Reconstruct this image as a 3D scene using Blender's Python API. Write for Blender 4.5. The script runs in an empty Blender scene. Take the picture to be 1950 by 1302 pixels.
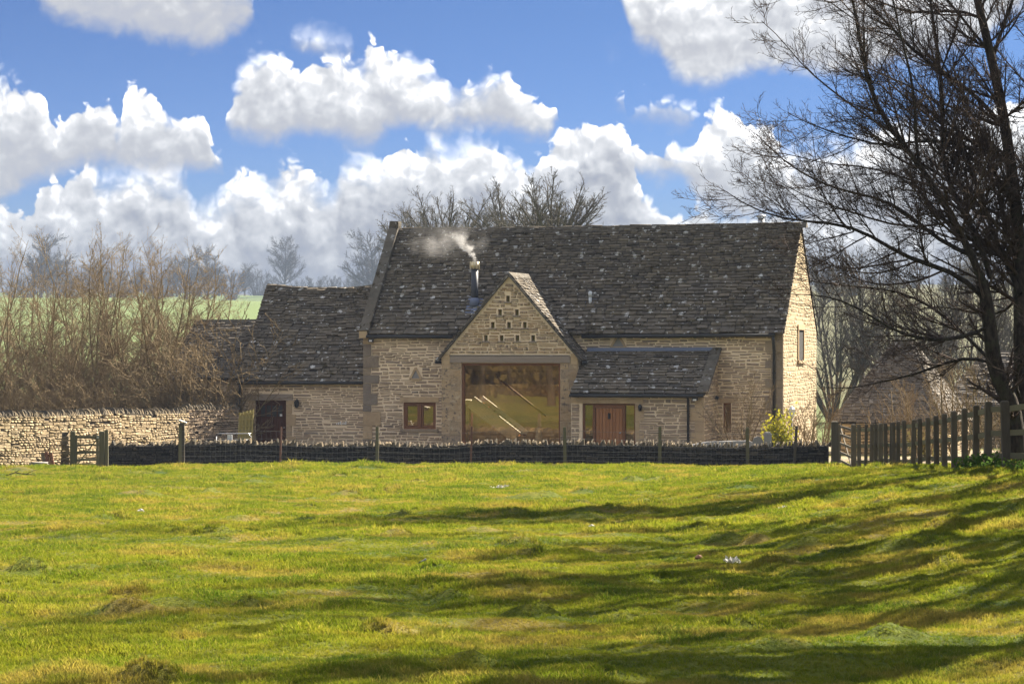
import bpy, math, random
import numpy as np
from mathutils import Matrix, Vector
R = math.radians
rng = np.random.default_rng(7)
random.seed(7)
S = bpy.context.scene
COL = S.collection

# ------------------------------------------------------------------ camera
CZ = 3.75                      # camera height above the yard (z = 0)
F = 5000.0; CX = 975.0; HY = 670.0   # focal length and horizon of the photograph in its own pixels
cam = bpy.data.objects.new('camera', bpy.data.cameras.new('camera')); COL.objects.link(cam)
cam.location = (0, 0, CZ); cam.rotation_euler = (R(90), 0, 0)
cam.data.lens = 36 * F / 1950; cam.data.sensor_width = 36
cam.data.shift_y = (HY - 651) / 1950
cam.data.clip_start = 0.5; cam.data.clip_end = 9000
S.camera = cam
# ------------------------------------------------------------------ light
SUN_AZ = 43.0                  # degrees from +X towards +Y (back right)
SUN_EL = 40.0
sd = bpy.data.lights.new('sun', 'SUN'); sd.energy = 4.25; sd.angle = R(0.55); sd.color = (1.0, 0.89, 0.73)
sun = bpy.data.objects.new('sun', sd); COL.objects.link(sun)
_s = Vector((math.cos(R(SUN_AZ)) * math.cos(R(SUN_EL)), math.sin(R(SUN_AZ)) * math.cos(R(SUN_EL)), math.sin(R(SUN_EL))))
sun.rotation_euler = _s.to_track_quat('Z', 'Y').to_euler()
S.view_settings.view_transform = 'Standard'; S.view_settings.look = 'None'
S.view_settings.exposure = 2.53; S.view_settings.gamma = 1.0; S.view_settings.use_curve_mapping = False
S.cycles.use_denoising = True
S.cycles.max_bounces = 6; S.cycles.diffuse_bounces = 3; S.cycles.glossy_bounces = 3
S.cycles.transmission_bounces = 4; S.cycles.transparent_max_bounces = 12; S.cycles.volume_bounces = 0
S.cycles.caustics_reflective = False; S.cycles.caustics_refractive = False

# ------------------------------------------------------------------ node helper
class G:
    def __init__(s, nt): s.nt = nt
    def n(s, t, **kw):
        x = s.nt.nodes.new(t)
        for k, v in kw.items(): setattr(x, k, v)
        return x
    def put(s, sock, v):
        if v is None: return
        if hasattr(v, 'is_linked'): s.nt.links.new(v, sock)
        else:
            if isinstance(v, (tuple, list)) and len(v) == 3 and sock.type == 'RGBA': v = (*v, 1)
            sock.default_value = v
    def m(s, op, a, b=0.0, c=None, clamp=False):
        x = s.n('ShaderNodeMath', operation=op, use_clamp=clamp); s.put(x.inputs[0], a); s.put(x.inputs[1], b)
        if c is not None: s.put(x.inputs[2], c)
        return x.outputs[0]
    def v(s, op, a, b=(0, 0, 0)):
        x = s.n('ShaderNodeVectorMath', operation=op); s.put(x.inputs[0], a)
        if op == 'SCALE': s.put(x.inputs[3], b)
        else: s.put(x.inputs[1], b)
        return x.outputs[1] if op in ('LENGTH', 'DOT_PRODUCT', 'DISTANCE') else x.outputs[0]
    def xyz(s, a):
        x = s.n('ShaderNodeSeparateXYZ'); s.put(x.inputs[0], a); return x.outputs
    def comb(s, a, b, c=0.0):
        x = s.n('ShaderNodeCombineXYZ'); s.put(x.inputs[0], a); s.put(x.inputs[1], b); s.put(x.inputs[2], c); return x.outputs[0]
    def noise(s, vec, scale, detail=4, rough=.55, dist=0.0, col=False, dim='3D'):
        x = s.n('ShaderNodeTexNoise', noise_dimensions=dim); s.put(x.inputs['Vector'], vec); x.inputs['Scale'].default_value = scale
        x.inputs['Detail'].default_value = detail; x.inputs['Roughness'].default_value = rough; x.inputs['Distortion'].default_value = dist
        return x.outputs['Color' if col else 'Fac']
    def vor(s, vec, scale, feature='F1', detail=0, out='Distance', smooth=.5, rand=1.0, dim='3D'):
        x = s.n('ShaderNodeTexVoronoi', feature=feature, voronoi_dimensions=dim); s.put(x.inputs['Vector'], vec); x.inputs['Scale'].default_value = scale
        if 'Detail' in x.inputs: x.inputs['Detail'].default_value = detail
        if 'Smoothness' in x.inputs and feature == 'SMOOTH_F1': x.inputs['Smoothness'].default_value = smooth
        x.inputs['Randomness'].default_value = rand
        return x.outputs[out]
    def ramp(s, fac, stops, interp='LINEAR'):
        x = s.n('ShaderNodeValToRGB'); e = x.color_ramp.elements; x.color_ramp.interpolation = interp
        while len(e) < len(stops): e.new(0.5)
        for i, (p, c) in enumerate(stops):
            e[i].position = p; e[i].color = (*c, 1) if isinstance(c, (tuple, list)) else (c, c, c, 1)
        s.put(x.inputs[0], fac); return x.outputs[0]
    def step(s, x, a, b):
        k = s.n('ShaderNodeMapRange', interpolation_type='SMOOTHSTEP'); s.put(k.inputs[0], x)
        s.put(k.inputs[1], a); s.put(k.inputs[2], b); return k.outputs[0]
    def mix(s, f, a, b, mode='MIX'):
        x = s.n('ShaderNodeMix', data_type='RGBA', blend_type=mode); s.put(x.inputs[0], f); s.put(x.inputs[6], a); s.put(x.inputs[7], b)
        return x.outputs[2]
    def pos(s): return s.n('ShaderNodeNewGeometry').outputs['Position']
    def obj(s): return s.n('ShaderNodeTexCoord').outputs['Object']
    def rand(s):
        a = s.n('ShaderNodeObjectInfo').outputs['Random']; b = s.n('ShaderNodeNewGeometry').outputs['Random Per Island']
        return s.m('FRACT', s.m('ADD', s.m('MULTIPLY', a, 7.31), b))
    def bump(s, h, strength=.4, dist=.02):
        x = s.n('ShaderNodeBump'); x.inputs['Strength'].default_value = strength; x.inputs['Distance'].default_value = dist
        s.put(x.inputs['Height'], h); return x.outputs[0]
    def bsdf(s, col, rough=.85, nor=None, metal=0.0, spec=.3):
        x = s.n('ShaderNodeBsdfPrincipled'); s.put(x.inputs['Base Color'], col); s.put(x.inputs['Roughness'], rough)
        x.inputs['Metallic'].default_value = metal; x.inputs['Specular IOR Level'].default_value = spec
        if nor is not None: s.put(x.inputs['Normal'], nor)
        return x.outputs[0]

MATS = {}
def material(name, fn, volume=False):
    m = bpy.data.materials.new(name); m.use_nodes = True; nt = m.node_tree; nt.nodes.clear()
    g = G(nt); o = g.n('ShaderNodeOutputMaterial'); nt.links.new(fn(g), o.inputs['Volume' if volume else 'Surface'])
    MATS[name] = m; return m

# ------------------------------------------------------------------ sky: blue air and cumulus, placed by direction
def build_world():
    w = bpy.data.worlds.new('World'); S.world = w; w.use_nodes = True; nt = w.node_tree; nt.nodes.clear(); g = G(nt)
    d = g.n('ShaderNodeTexCoord').outputs['Generated']
    x, y, z = g.xyz(d)[:]
    az = g.m('ARCTAN2', x, y)
    hor = g.m('SQRT', g.m('ADD', g.m('MULTIPLY', x, x), g.m('MULTIPLY', y, y)))
    el = g.m('ARCTAN2', z, hor)
    U = g.m('ADD', g.m('MULTIPLY', az, F), CX)                      # azimuth in 1/5000 rad
    V = g.m('MULTIPLY', el, F)                                      # elevation in 1/5000 rad
    # blue sky: Nishita, looked up higher than the true elevation for the deep spring blue
    sky = g.n('ShaderNodeTexSky', sky_type='NISHITA', sun_disc=False)
    sky.sun_elevation = R(SUN_EL); sky.sun_rotation = R(90 - SUN_AZ)
    sky.altitude = 200; sky.air_density = 1.0; sky.dust_density = 1.6; sky.ozone_density = 2.5
    ep = g.m('MAXIMUM', el, 0.0); el2 = g.m('MINIMUM', g.m('ADD', g.m('MULTIPLY', ep, 1.3), g.m('MULTIPLY', g.m('MULTIPLY', ep, ep), 23.0)), 1.45)
    nt.links.new(g.comb(g.m('MULTIPLY', g.m('SINE', az), g.m('COSINE', el2)), g.m('MULTIPLY', g.m('COSINE', az), g.m('COSINE', el2)), g.m('SINE', el2)), sky.inputs[0])
    blue = g.mix(1.0, sky.outputs[0], (.0068, .0143, .0242), 'MULTIPLY')
    blue = g.mix(g.m('MULTIPLY', g.m('EXPONENT', g.m('MULTIPLY', ep, -27.0)), .95), blue, (.100, .116, .138))   # aerosol paling towards the horizon
    col = blue
    P = g.comb(g.m('MULTIPLY', U, .01), g.m('MULTIPLY', V, .01), 0.0)
    # cauliflower relief, seen at the point and a little towards the light
    def relief(vec):
        wv = g.v('ADD', vec, g.v('SCALE', g.v('SUBTRACT', g.noise(vec, 1.6, 2, .6, col=True, dim='2D'), (.5, .5, .5)), .55))
        a = g.vor(wv, 1.25, 'SMOOTH_F1', 0, smooth=.35, dim='2D')
        b = g.vor(wv, 3.1, 'F1', 1, dim='2D')
        c = g.noise(vec, 5.0, 5, .6, dim='2D')
        r = g.m('ADD', g.m('MULTIPLY', a, .55), g.m('MULTIPLY', b, .40))
        return g.m('ADD', g.m('SUBTRACT', .54, r), g.m('MULTIPLY', g.m('SUBTRACT', c, .5), .17)), g.m('ADD', g.m('SUBTRACT', .54, r), g.m('MULTIPLY', g.m('SUBTRACT', c, .5), .10))
    r0, s0 = relief(P); _, s1 = relief(g.v('ADD', P, (.12, .22, 0)))
    rel = g.m('SUBTRACT', s0, s1)
    soft = g.m('SUBTRACT', g.noise(P, .9, 4, .6, dim='2D'), .5)
    wisp = g.m('ADD', .45, g.m('MULTIPLY', g.step(g.noise(P, .55, 3, .6, dim='2D'), .42, .72), 4.5))
    um = g.m('DIVIDE', g.m('PINGPONG', U, 1950.0), 1950.0)          # the same cloud field goes on all round
    vm = g.m('DIVIDE', g.m('SUBTRACT', V, -100.0), 1000.0)          # -100..900 -> 0..1
    def curve(pts):
        c = g.n('ShaderNodeFloatCurve'); cv = c.mapping.curves[0]; c.mapping.use_clip = False
        pts = sorted(pts)
        p = [(min(max(a / 1950, 0), 1), min(max((HY - b + 100) / 1000, 0), 1)) for a, b in pts]
        if p[0][0] > .002: p = [(0, p[0][1])] + p
        if p[-1][0] < .998: p = p + [(1, p[-1][1])]
        cv.points[0].location = p[0]; cv.points[1].location = p[-1]
        for q in p[1:-1]: cv.points.new(*q)
        for q in cv.points: q.handle_type = 'AUTO_CLAMPED'
        c.mapping.update(); c.inputs[0].default_value = 1.0; g.put(c.inputs[1], um); return c.outputs[0]
    def layer(col, top, bot, edge=.015, namp=.074, dark=.50, lite=.0, opac=1.0, softn=.03, grey=(.100, .104, .118), gain=1.0, reach=.16):
        T = curve(top) if top else 1.4; B = curve(bot) if bot else -1.0
        dt = g.m('SUBTRACT', T, vm); db = g.m('SUBTRACT', vm, B)
        nz = g.m('ADD', g.m('MULTIPLY', r0, namp), g.m('MULTIPLY', soft, softn))
        ew = g.m('MULTIPLY', wisp, edge); ta = g.step(g.m('ADD', dt, nz), g.m('MULTIPLY', ew, -.5), ew)
        ba = g.step(g.m('ADD', db, g.m('ADD', g.m('MULTIPLY', soft, .05), g.m('MULTIPLY', r0, .03))), -.012, .035)
        al = g.m('MULTIPLY', g.m('MULTIPLY', ta, ba), opac)
        h = g.m('DIVIDE', db, g.m('MAXIMUM', g.m('ADD', dt, db), .02)) if (top and bot) else .5
        if top and not bot: h = g.m('SUBTRACT', 1.0, g.m('MINIMUM', g.m('DIVIDE', dt, reach), 1.0))
        if bot and not top: h = g.m('MINIMUM', g.m('DIVIDE', db, reach), 1.0)
        li = g.m('ADD', g.m('ADD', g.m('MULTIPLY', h, gain), g.m('MULTIPLY', rel, .75)), g.m('ADD', g.m('MULTIPLY', soft, .9), lite))
        c = g.ramp(li, [(0.0, grey), (.28, tuple(.6 * q + .052 for q in grey)), (.52, (.140, .143, .149)), (.74, (.182, .184, .188)), (.98, (.32, .32, .32))])
        return g.mix(al, col, c)
    # high up, above the picture: unseen clouds of the same kind, cover raised for fill light
    hi = g.noise(g.v('MULTIPLY', d, (3.2, 3.2, 6.0)), 1.6, 4, .55)
    up = g.step(V, 800.0, 1100.0)
    col = g.mix(g.m('MULTIPLY', g.step(hi, .46, .56), up), col, g.ramp(hi, [(.46, (.36, .36, .36)), (.78, (.16, .163, .175))]))
    # low white haze bank
    col = layer(col, [(0, 395), (60, 405), (90, 365), (130, 342), (170, 336), (205, 352), (230, 332), (330, 324), (362, 342), (368, 372), (392, 385), (440, 350), (470, 338), (520, 333),
                      (545, 322), (575, 320), (600, 350), (632, 362), (648, 322), (700, 302), (750, 300), (765, 266), (800, 292), (820, 280), (850, 302), (880, 282), (910, 270), (960, 300),
                      (1000, 318), (1040, 300), (1090, 240), (1140, 235), (1185, 250), (1205, 300), (1240, 400), (1290, 420), (1330, 400), (1400, 420), (1500, 400), (1700, 380), (1950, 300)],
                None, lite=.0, gain=.9, reach=.22, grey=(.068, .073, .090))
    col = layer(col, [(1130, 330), (1180, 295), (1290, 290), (1325, 270), (1345, 222), (1385, 207), (1412, 226), (1420, 250), (1465, 256), (1490, 280), (1560, 290), (1700, 250), (1950, 200)],
                [(1130, 300), (1190, 335), (1290, 340), (1340, 390), (1400, 425), (1500, 430), (1950, 460)], lite=.14, gain=.8)
    col = layer(col, [(0, 165), (40, 166), (90, 200), (115, 242), (150, 214), (210, 208), (234, 240), (242, 190), (258, 168), (285, 172), (312, 202), (332, 226), (380, 222), (400, 246), (405, 290), (428, 326), (440, 400)],
                [(0, 400), (100, 352), (200, 325), (330, 335), (400, 335), (425, 325), (440, 330)], lite=.02, gain=.88)
    col = layer(col, [(1140, 260), (1160, 190), (1185, 185), (1200, 230), (1215, 205), (1260, 196), (1300, 205), (1330, 232), (1350, 270)],
                [(1140, 215), (1160, 205), (1190, 215), (1250, 245), (1300, 250), (1350, 240)], opac=.6, edge=.03, lite=.0)
    col = layer(col, [(415, 300), (428, 240), (442, 200), (465, 145), (500, 115), (540, 122), (570, 138), (600, 118), (640, 124), (690, 118), (706, 90), (740, 100), (770, 108), (800, 130), (845, 148),
                      (900, 165), (940, 150), (980, 170), (1020, 190), (1060, 208), (1072, 260)],
                [(415, 235), (450, 268), (510, 286), (560, 266), (620, 270), (700, 288), (750, 262), (800, 246), (900, 250), (1000, 266), (1040, 262), (1072, 215)], lite=.10, gain=.82)
    col = layer(col, [(545, 140), (560, 85), (600, 72), (650, 84), (675, 110), (690, 150)], [(545, 90), (600, 108), (650, 112), (690, 100)], opac=.7, edge=.03)
    col = layer(col, [(1150, 200), (1180, 0), (1200, -80), (1300, -100), (1950, -100)],
                [(1150, -60), (1185, 10), (1200, 62), (1215, 95), (1250, 112), (1290, 158), (1330, 168), (1400, 150), (1450, 140), (1500, 146), (1600, 152), (1800, 120), (1950, 40)], lite=.30, gain=.72, edge=.02)
    col = layer(col, [(50, 200), (90, -60), (200, -80), (440, -60), (480, 0), (520, 200)],
                [(50, -20), (80, 5), (100, 32), (150, 60), (200, 70), (250, 76), (300, 86), (350, 96), (400, 97), (440, 86), (470, 60), (490, 35), (520, -20)], lite=-.10, gain=.7, edge=.02)
    w.cycles.sampling_method = 'MANUAL'; w.cycles.sample_map_resolution = 256
    bg = g.n('ShaderNodeBackground'); nt.links.new(col, bg.inputs[0]); bg.inputs[1].default_value = 1.0
    o = g.n('ShaderNodeOutputWorld'); nt.links.new(bg.outputs[0], o.inputs[0])
build_world()

# ------------------------------------------------------------------ mesh helpers
def link(o, parent=None):
    COL.objects.link(o)
    if parent is not None: o.parent = parent
    return o
def tag(o, label=None, cat=None, group=None, kind=None):
    for k, v in (('label', label), ('category', cat), ('group', group), ('kind', kind)):
        if v: o[k] = v
    return o
def empty(name, loc=(0, 0, 0), rz=0.0, **kw):
    o = bpy.data.objects.new(name, None); o.location = loc; o.rotation_euler = (0, 0, rz); link(o); return tag(o, **kw)
def mesh_np(name, V, loops, sizes, mat, smooth=False):
    me = bpy.data.meshes.new(name); V = np.asarray(V, np.float32); loops = np.asarray(loops, np.int32).ravel(); sizes = np.asarray(sizes, np.int32)
    me.vertices.add(len(V)); me.vertices.foreach_set('co', V.ravel())
    me.loops.add(len(loops)); me.loops.foreach_set('vertex_index', loops)
    me.polygons.add(len(sizes)); st = np.concatenate([[0], np.cumsum(sizes)[:-1]]).astype(np.int32)
    me.polygons.foreach_set('loop_start', st); me.polygons.foreach_set('loop_total', sizes)
    if smooth: me.polygons.foreach_set('use_smooth', np.ones(len(sizes), bool))
    me.update(calc_edges=True)
    if mat: me.materials.append(MATS[mat])
    return me
class MB:
    def __init__(s): s.V = []; s.Fc = []; s.n = 0
    def add(s, V, Fs):
        s.V += [tuple(v) for v in V]; s.Fc += [tuple(i + s.n for i in f) for f in Fs]; s.n += len(V); return s
    def box(s, x0, x1, y0, y1, z0, z1, jit=0.0):
        V = [(x, y, z) for z in (z0, z1) for y in (y0, y1) for x in (x0, x1)]
        if jit: V = [tuple(c + random.uniform(-jit, jit) for c in v) for v in V]
        return s.add(V, [(0, 2, 3, 1), (4, 5, 7, 6), (0, 1, 5, 4), (2, 6, 7, 3), (1, 3, 7, 5), (0, 4, 6, 2)])
    def bar(s, a, b, w, h, up=(0, 0, 1), taper=1.0):
        a = Vector(a); b = Vector(b); t = (b - a).normalized(); u = Vector(up)
        sx = t.cross(u)
        if sx.length < 1e-4: sx = t.cross(Vector((1, 0, 0)))
        sx.normalize(); sy = sx.cross(t).normalized()
        V = []
        for p, k in ((a, 1.0), (b, taper)):
            for i, j in ((-1, -1), (1, -1), (1, 1), (-1, 1)): V.append(tuple(p + sx * i * w * k / 2 + sy * j * h * k / 2))
        return s.add(V, [(3, 2, 1, 0), (4, 5, 6, 7), (0, 1, 5, 4), (1, 2, 6, 5), (2, 3, 7, 6), (3, 0, 4, 7)])
    def tube(s, pts, rad, k=8, cap=True):
        pts = [Vector(p) for p in pts]; n0 = s.n; V = []; Fs = []
        rr = rad if isinstance(rad, (list, tuple)) else [rad] * len(pts)
        for i, p in enumerate(pts):
            t = (pts[min(i + 1, len(pts) - 1)] - pts[max(i - 1, 0)]).normalized()
            a = t.cross(Vector((0.03, 0.02, 1)) if abs(t.z) < .95 else Vector((1, 0, 0))).normalized(); b = a.cross(t)
            for j in range(k):
                q = 2 * math.pi * j / k; V.append(tuple(p + (a * math.cos(q) + b * math.sin(q)) * rr[i]))
        for i in range(len(pts) - 1):
            for j in range(k): Fs.append((i * k + j, i * k + (j + 1) % k, (i + 1) * k + (j + 1) % k, (i + 1) * k + j))
        if cap: Fs += [tuple(reversed(range(k))), tuple(range((len(pts) - 1) * k, len(pts) * k))]
        return s.add(V, Fs)
    def prism(s, poly, y0, y1):            # poly in (x, z)
        n = len(poly); V = [(x, y0, z) for x, z in poly] + [(x, y1, z) for x, z in poly]
        return s.add(V, [tuple(range(n)), tuple(reversed(range(n, 2 * n)))] + [(i + n, (i + 1) % n + n, (i + 1) % n, i) for i in range(n)])
    def build(s, name, mat, parent=None, smooth=False, **kw):
        me = bpy.data.meshes.new(name); me.from_pydata(s.V, [], s.Fc)
        if smooth: me.polygons.foreach_set('use_smooth', np.ones(len(s.Fc), bool))
        me.update(); me.materials.append(MATS[mat]); o = bpy.data.objects.new(name, me); link(o, parent); return tag(o, **kw)

def hashn(ix, iy, seed):
    h = (ix.astype(np.int64) * 374761393 + iy.astype(np.int64) * 668265263 + seed * 1442695041) & 0x7fffffff
    h = ((h ^ (h >> 13)) * 1274126177) & 0x7fffffff
    return ((h ^ (h >> 16)) & 0xffff) / 65535.0
def vnoise(x, y, seed=0):
    x = np.asarray(x, float); y = np.asarray(y, float)
    ix = np.floor(x); iy = np.floor(y); fx = x - ix; fy = y - iy
    fx = fx * fx * (3 - 2 * fx); fy = fy * fy * (3 - 2 * fy)
    a = hashn(ix, iy, seed); b = hashn(ix + 1, iy, seed); c = hashn(ix, iy + 1, seed); d = hashn(ix + 1, iy + 1, seed)
    return (a + (b - a) * fx) * (1 - fy) + (c + (d - c) * fx) * fy
def sstep(x, a, b):
    t = np.clip((np.asarray(x, float) - a) / (b - a), 0, 1); return t * t * (3 - 2 * t)

# ------------------------------------------------------------------ terrain heights
def ray(px, py, Y): return ((px - CX) / F * Y, Y, CZ + (HY - py) / F * Y)
HUM = [(195, 980, 55, .16), (30, 1022, 60, .10), (70, 1030, 60, .12), (65, 1090, 95, .19), (160, 1083, 80, .10), (250, 1132, 120, .15), (245, 1165, 140, .22), (15, 1150, 60, .12), (20, 1210, 70, .12),
       (420, 1014, 60, .09), (415, 993, 60, .10), (520, 1013, 60, .08), (660, 1033, 60, .13), (680, 977, 70, .10), (475, 1152, 70, .16), (560, 1175, 70, .09), (860, 1133, 75, .14), (745, 1207, 110, .16),
       (990, 1167, 100, .18), (1040, 1160, 60, .12), (1155, 1037, 90, .11), (1230, 1097, 70, .12), (1525, 1085, 95, .13), (1380, 1002, 60, .09), (1705, 1215, 130, .20), (1180, 1165, 90, .1), (455, 927, 50, .11),
       (300, 1082, 90, .09), (290, 1295, 120, .2), (990, 1030, 60, .08), (1250, 1240, 110, .1), (1420, 1130, 80, .09), (1830, 1090, 80, .1), (700, 1125, 60, .1), (580, 985, 50, .08), (930, 1100, 60, .08)]
def gbase(x, y):
    x = np.asarray(x, float); y = np.asarray(y, float)
    z = CZ - np.minimum(1.6 + .024 * np.maximum(y, -40), 3.75)
    bank = np.clip(.022 * (76 - y), 0, .72) * sstep(x, 2.0, 9.6)
    z = z + bank
    hill = sstep(y, 120, 640) * (15.5 + 4 * sstep(x, -20, 120)) + sstep(y, 640, 1500) * 19
    return z + hill + .8 * sstep(y, 150, 400) * (vnoise(x * .01, y * .01, 3) - .5) * 4
_hx = []
for px, py, w, h in HUM:
    d = 8000.0 / (py + 6 - 790)
    for _ in range(12):
        zz = float(gbase((px - CX) / F * d, d)); d += (F * (CZ - zz) / (py + 6 - HY) - d) * .5
    _hx.append(((px - CX) / F * d, d, w / F * d * .40, h * .62))
_hr = np.random.default_rng(99)
for _ in range(110):
    d = float(_hr.uniform(14, 78)); _hx.append((float(_hr.uniform(-.2, .2)) * d, d, float(_hr.uniform(.10, .26)) * (.7 + d / 60), float(_hr.uniform(.035, .10)) * (.7 + d / 80)))
def gz(x, y, fine=True):
    z = gbase(x, y)
    if fine:
        x = np.asarray(x, float); y = np.asarray(y, float)
        k = sstep(y, 100, 88) * sstep(y, -60, 0)
        z = z + k * ((vnoise(x * .5, y * .5, 11) - .5) * .12 + (vnoise(x * 1.5, y * 1.3, 12) - .5) * .065 + (vnoise(x * 4.0, y * 3.6, 13) - .5) * .05 * sstep(y, 70, 30))
        rough = .75 + .5 * vnoise(x * 9, y * 7, 51)
        for hx, hy, w, h in _hx:
            q = ((x - hx) / w) ** 2 + ((y - hy) / (w * .8)) ** 2
            z = z + h * np.exp(-q * q * .55 - q * .35) * rough
    return z
def gzf(x, y): return float(gz(np.array([x]), np.array([y]))[0])

# ------------------------------------------------------------------ materials
def stone_mat(name, cols, lich=.5, spread=.16, dark=.0):
    def fn(g):
        p = g.pos(); r = g.rand()
        c = g.ramp(r, [(i / (len(cols) - 1), q) for i, q in enumerate(cols)])
        n1 = g.noise(p, 7, 6, .65); n2 = g.noise(p, 1.1, 4, .6); n3 = g.noise(p, 38, 3, .6)
        c = g.mix(g.m('MULTIPLY', g.m('SUBTRACT', n1, .35), .9, clamp=True), c, g.mix(1.0, c, (.66, .64, .62), 'MULTIPLY'))
        c = g.mix(g.step(n2, .50, .72), c, g.mix(1.0, c, (.74, .72, .71), 'MULTIPLY'))
        c = g.mix(g.m('MULTIPLY', g.step(g.noise(p, 16, 4, .6), .60, .72), lich), c, (.30, .29, .25))
        c = g.mix(g.m('MULTIPLY', g.step(g.noise(g.v('ADD', p, (9, 4, 2)), 21, 4, .6), .62, .74), lich), c, (.05, .045, .04))
        h = g.m('ADD', g.m('MULTIPLY', n1, .6), g.m('MULTIPLY', n3, .4))
        return g.bsdf(c, .92, g.bump(h, .7, .03), spec=.15)
    material(name, fn)
stone_mat('rubble stone', [(.27, .21, .15), (.37, .285, .195), (.31, .245, .175), (.44, .335, .225), (.235, .19, .15), (.40, .30, .205)])
stone_mat('gable stone', [(.33, .265, .17), (.38, .305, .195), (.41, .33, .215), (.35, .28, .19)], lich=.25)
stone_mat('golden stone', [(.30, .235, .14), (.37, .29, .175), (.42, .34, .22), (.33, .26, .165), (.28, .225, .15)], lich=.2)
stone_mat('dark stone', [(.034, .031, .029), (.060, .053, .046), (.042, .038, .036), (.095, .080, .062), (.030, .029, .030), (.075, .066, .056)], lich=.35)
stone_mat('cope stone', [(.07, .060, .042), (.13, .103, .064), (.05, .044, .034), (.10, .08, .052), (.20, .155, .095)], lich=.5)
stone_mat('weathered ashlar', [(.24, .195, .145), (.31, .245, .165), (.20, .17, .14)], lich=.8)
stone_mat('pale ashlar', [(.42, .315, .195), (.47, .35, .21), (.40, .30, .19)], lich=.25)
def mottled(g):
    p = g.pos(); r = g.rand(); c = g.ramp(r, [(0, (.33, .25, .155)), (.35, (.44, .32, .19)), (.7, (.38, .285, .18)), (1, (.27, .21, .15))])
    a = g.noise(p, 9, 6, .72); b = g.noise(g.v('ADD', p, (7, 3, 1)), 4.0, 5, .68); d = g.noise(p, 1.0, 4, .6)
    c = g.mix(g.step(a, .52, .64), c, (.11, .095, .08)); c = g.mix(g.m('MULTIPLY', g.step(b, .55, .66), .7), c, (.50, .41, .28)); c = g.mix(g.m('MULTIPLY', g.step(d, .48, .66), .5), c, (.38, .25, .12))
    return g.bsdf(c, .95, g.bump(a, .9, .04), spec=.1)
material('roughcast stone', mottled)
def mortar(name, col, col2):
    def fn(g):
        p = g.pos(); n = g.noise(p, 3, 6, .65); m = g.noise(p, 45, 3, .6)
        return g.bsdf(g.mix(g.step(n, .35, .7), col, col2), .95, g.bump(m, .5, .01), spec=.1)
    material(name, fn)
mortar('lime mortar', (.74, .60, .42), (.64, .51, .355)); mortar('earth gap', (.035, .03, .024), (.06, .05, .035)); mortar('dark gap', (.012, .012, .012), (.025, .023, .02))
mortar('plaster', (.60, .48, .32), (.52, .41, .27)); mortar('gravel', (.30, .25, .18), (.22, .185, .13)); mortar('gable mortar', (.40, .33, .225), (.36, .295, .20))
def slate_mat(name, cols, spots=1.0, moss=1.0):
    def fn(g):
        p = g.pos(); r = g.rand(); c = g.ramp(r, [(i / (len(cols) - 1), q) for i, q in enumerate(cols)])
        n1 = g.noise(p, 5, 6, .65); n2 = g.noise(p, .8, 4, .6)
        c = g.mix(g.step(n1, .4, .72), c, g.mix(1.0, c, (.55, .53, .52), 'MULTIPLY'))
        c = g.mix(g.m('MULTIPLY', g.step(n2, .45, .65), .45), c, (.105, .085, .06))
        # moss cushions, olive to black brown
        mo = g.m('MULTIPLY', g.step(g.m('ADD', g.noise(p, 3.2, 5, .65), g.m('MULTIPLY', g.noise(g.v('ADD', p, (5, 5, 5)), .5, 3), .5)), .86, .95), moss)
        c = g.mix(mo, c, g.ramp(g.noise(p, 9, 3), [(.3, (.022, .016, .008)), (.7, (.055, .042, .012))]))
        # pale crusty lichen spots
        q = g.v('ADD', p, g.v('SCALE', g.noise(p, 8, 4, .65, col=True), .22))
        dv = g.vor(q, 2.6); cv = g.xyz(g.vor(q, 2.6, out='Color'))[0]
        cl = g.noise(g.v('ADD', p, (3, 8, 1)), .9, 3, .6)
        sp = g.m('MULTIPLY', g.step(g.m('ADD', dv, g.m('MULTIPLY', g.m('SUBTRACT', g.noise(p, 22, 3), .5), .35)), .25, .15), g.m('GREATER_THAN', g.m('ADD', cv, g.m('MULTIPLY', g.m('SUBTRACT', cl, .5), 1.5)), .47))
        dv2 = g.vor(g.v('ADD', q, (4.4, 2, 1)), 6.5); cv2 = g.xyz(g.vor(g.v('ADD', q, (4.4, 2, 1)), 6.5, out='Color'))[1]
        sp2 = g.m('MULTIPLY', g.step(dv2, .30, .14), g.m('GREATER_THAN', cv2, .66))
        c = g.mix(g.m('MULTIPLY', g.m('MAXIMUM', sp, sp2), .85 * spots), c, (.46, .46, .45))
        return g.bsdf(c, .9, g.bump(g.m('ADD', n1, mo), .7, .03), spec=.2)
    material(name, fn)
slate_mat('stone slate', [(.096, .083, .067), (.136, .116, .09), (.070, .062, .053), (.172, .145, .108), (.11, .093, .072)])
slate_mat('outbuilding slate', [(.11, .098, .085), (.14, .124, .102), (.09, .082, .074)], .3, .6)
slate_mat('coping slate', [(.085, .078, .062), (.12, .106, .085)], .5, 1.2)
def wood_mat(name, a, b, rough=.7, scale=3, axis=(8, 8, .6), spec=.3):
    def fn(g):
        p = g.v('MULTIPLY', g.obj(), axis); r = g.rand(); n = g.noise(p, scale, 6, .65, .6)
        c = g.mix(g.m('ADD', g.m('MULTIPLY', n, .8), g.m('MULTIPLY', g.m('SUBTRACT', r, .5), .5), clamp=True), a, b)
        return g.bsdf(c, rough, g.bump(n, .35, .01), spec=spec)
    material(name, fn)
wood_mat('weathered wood', (.045, .038, .028), (.15, .125, .088), .9)
wood_mat('mossy wood', (.06, .058, .030), (.17, .15, .085), .9)
wood_mat('red brown post', (.10, .045, .03), (.18, .09, .06), .8)
wood_mat('oak frame', (.13, .055, .022), (.22, .095, .038), .6)
wood_mat('oak door', (.24, .10, .036), (.36, .165, .065), .55)
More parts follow.
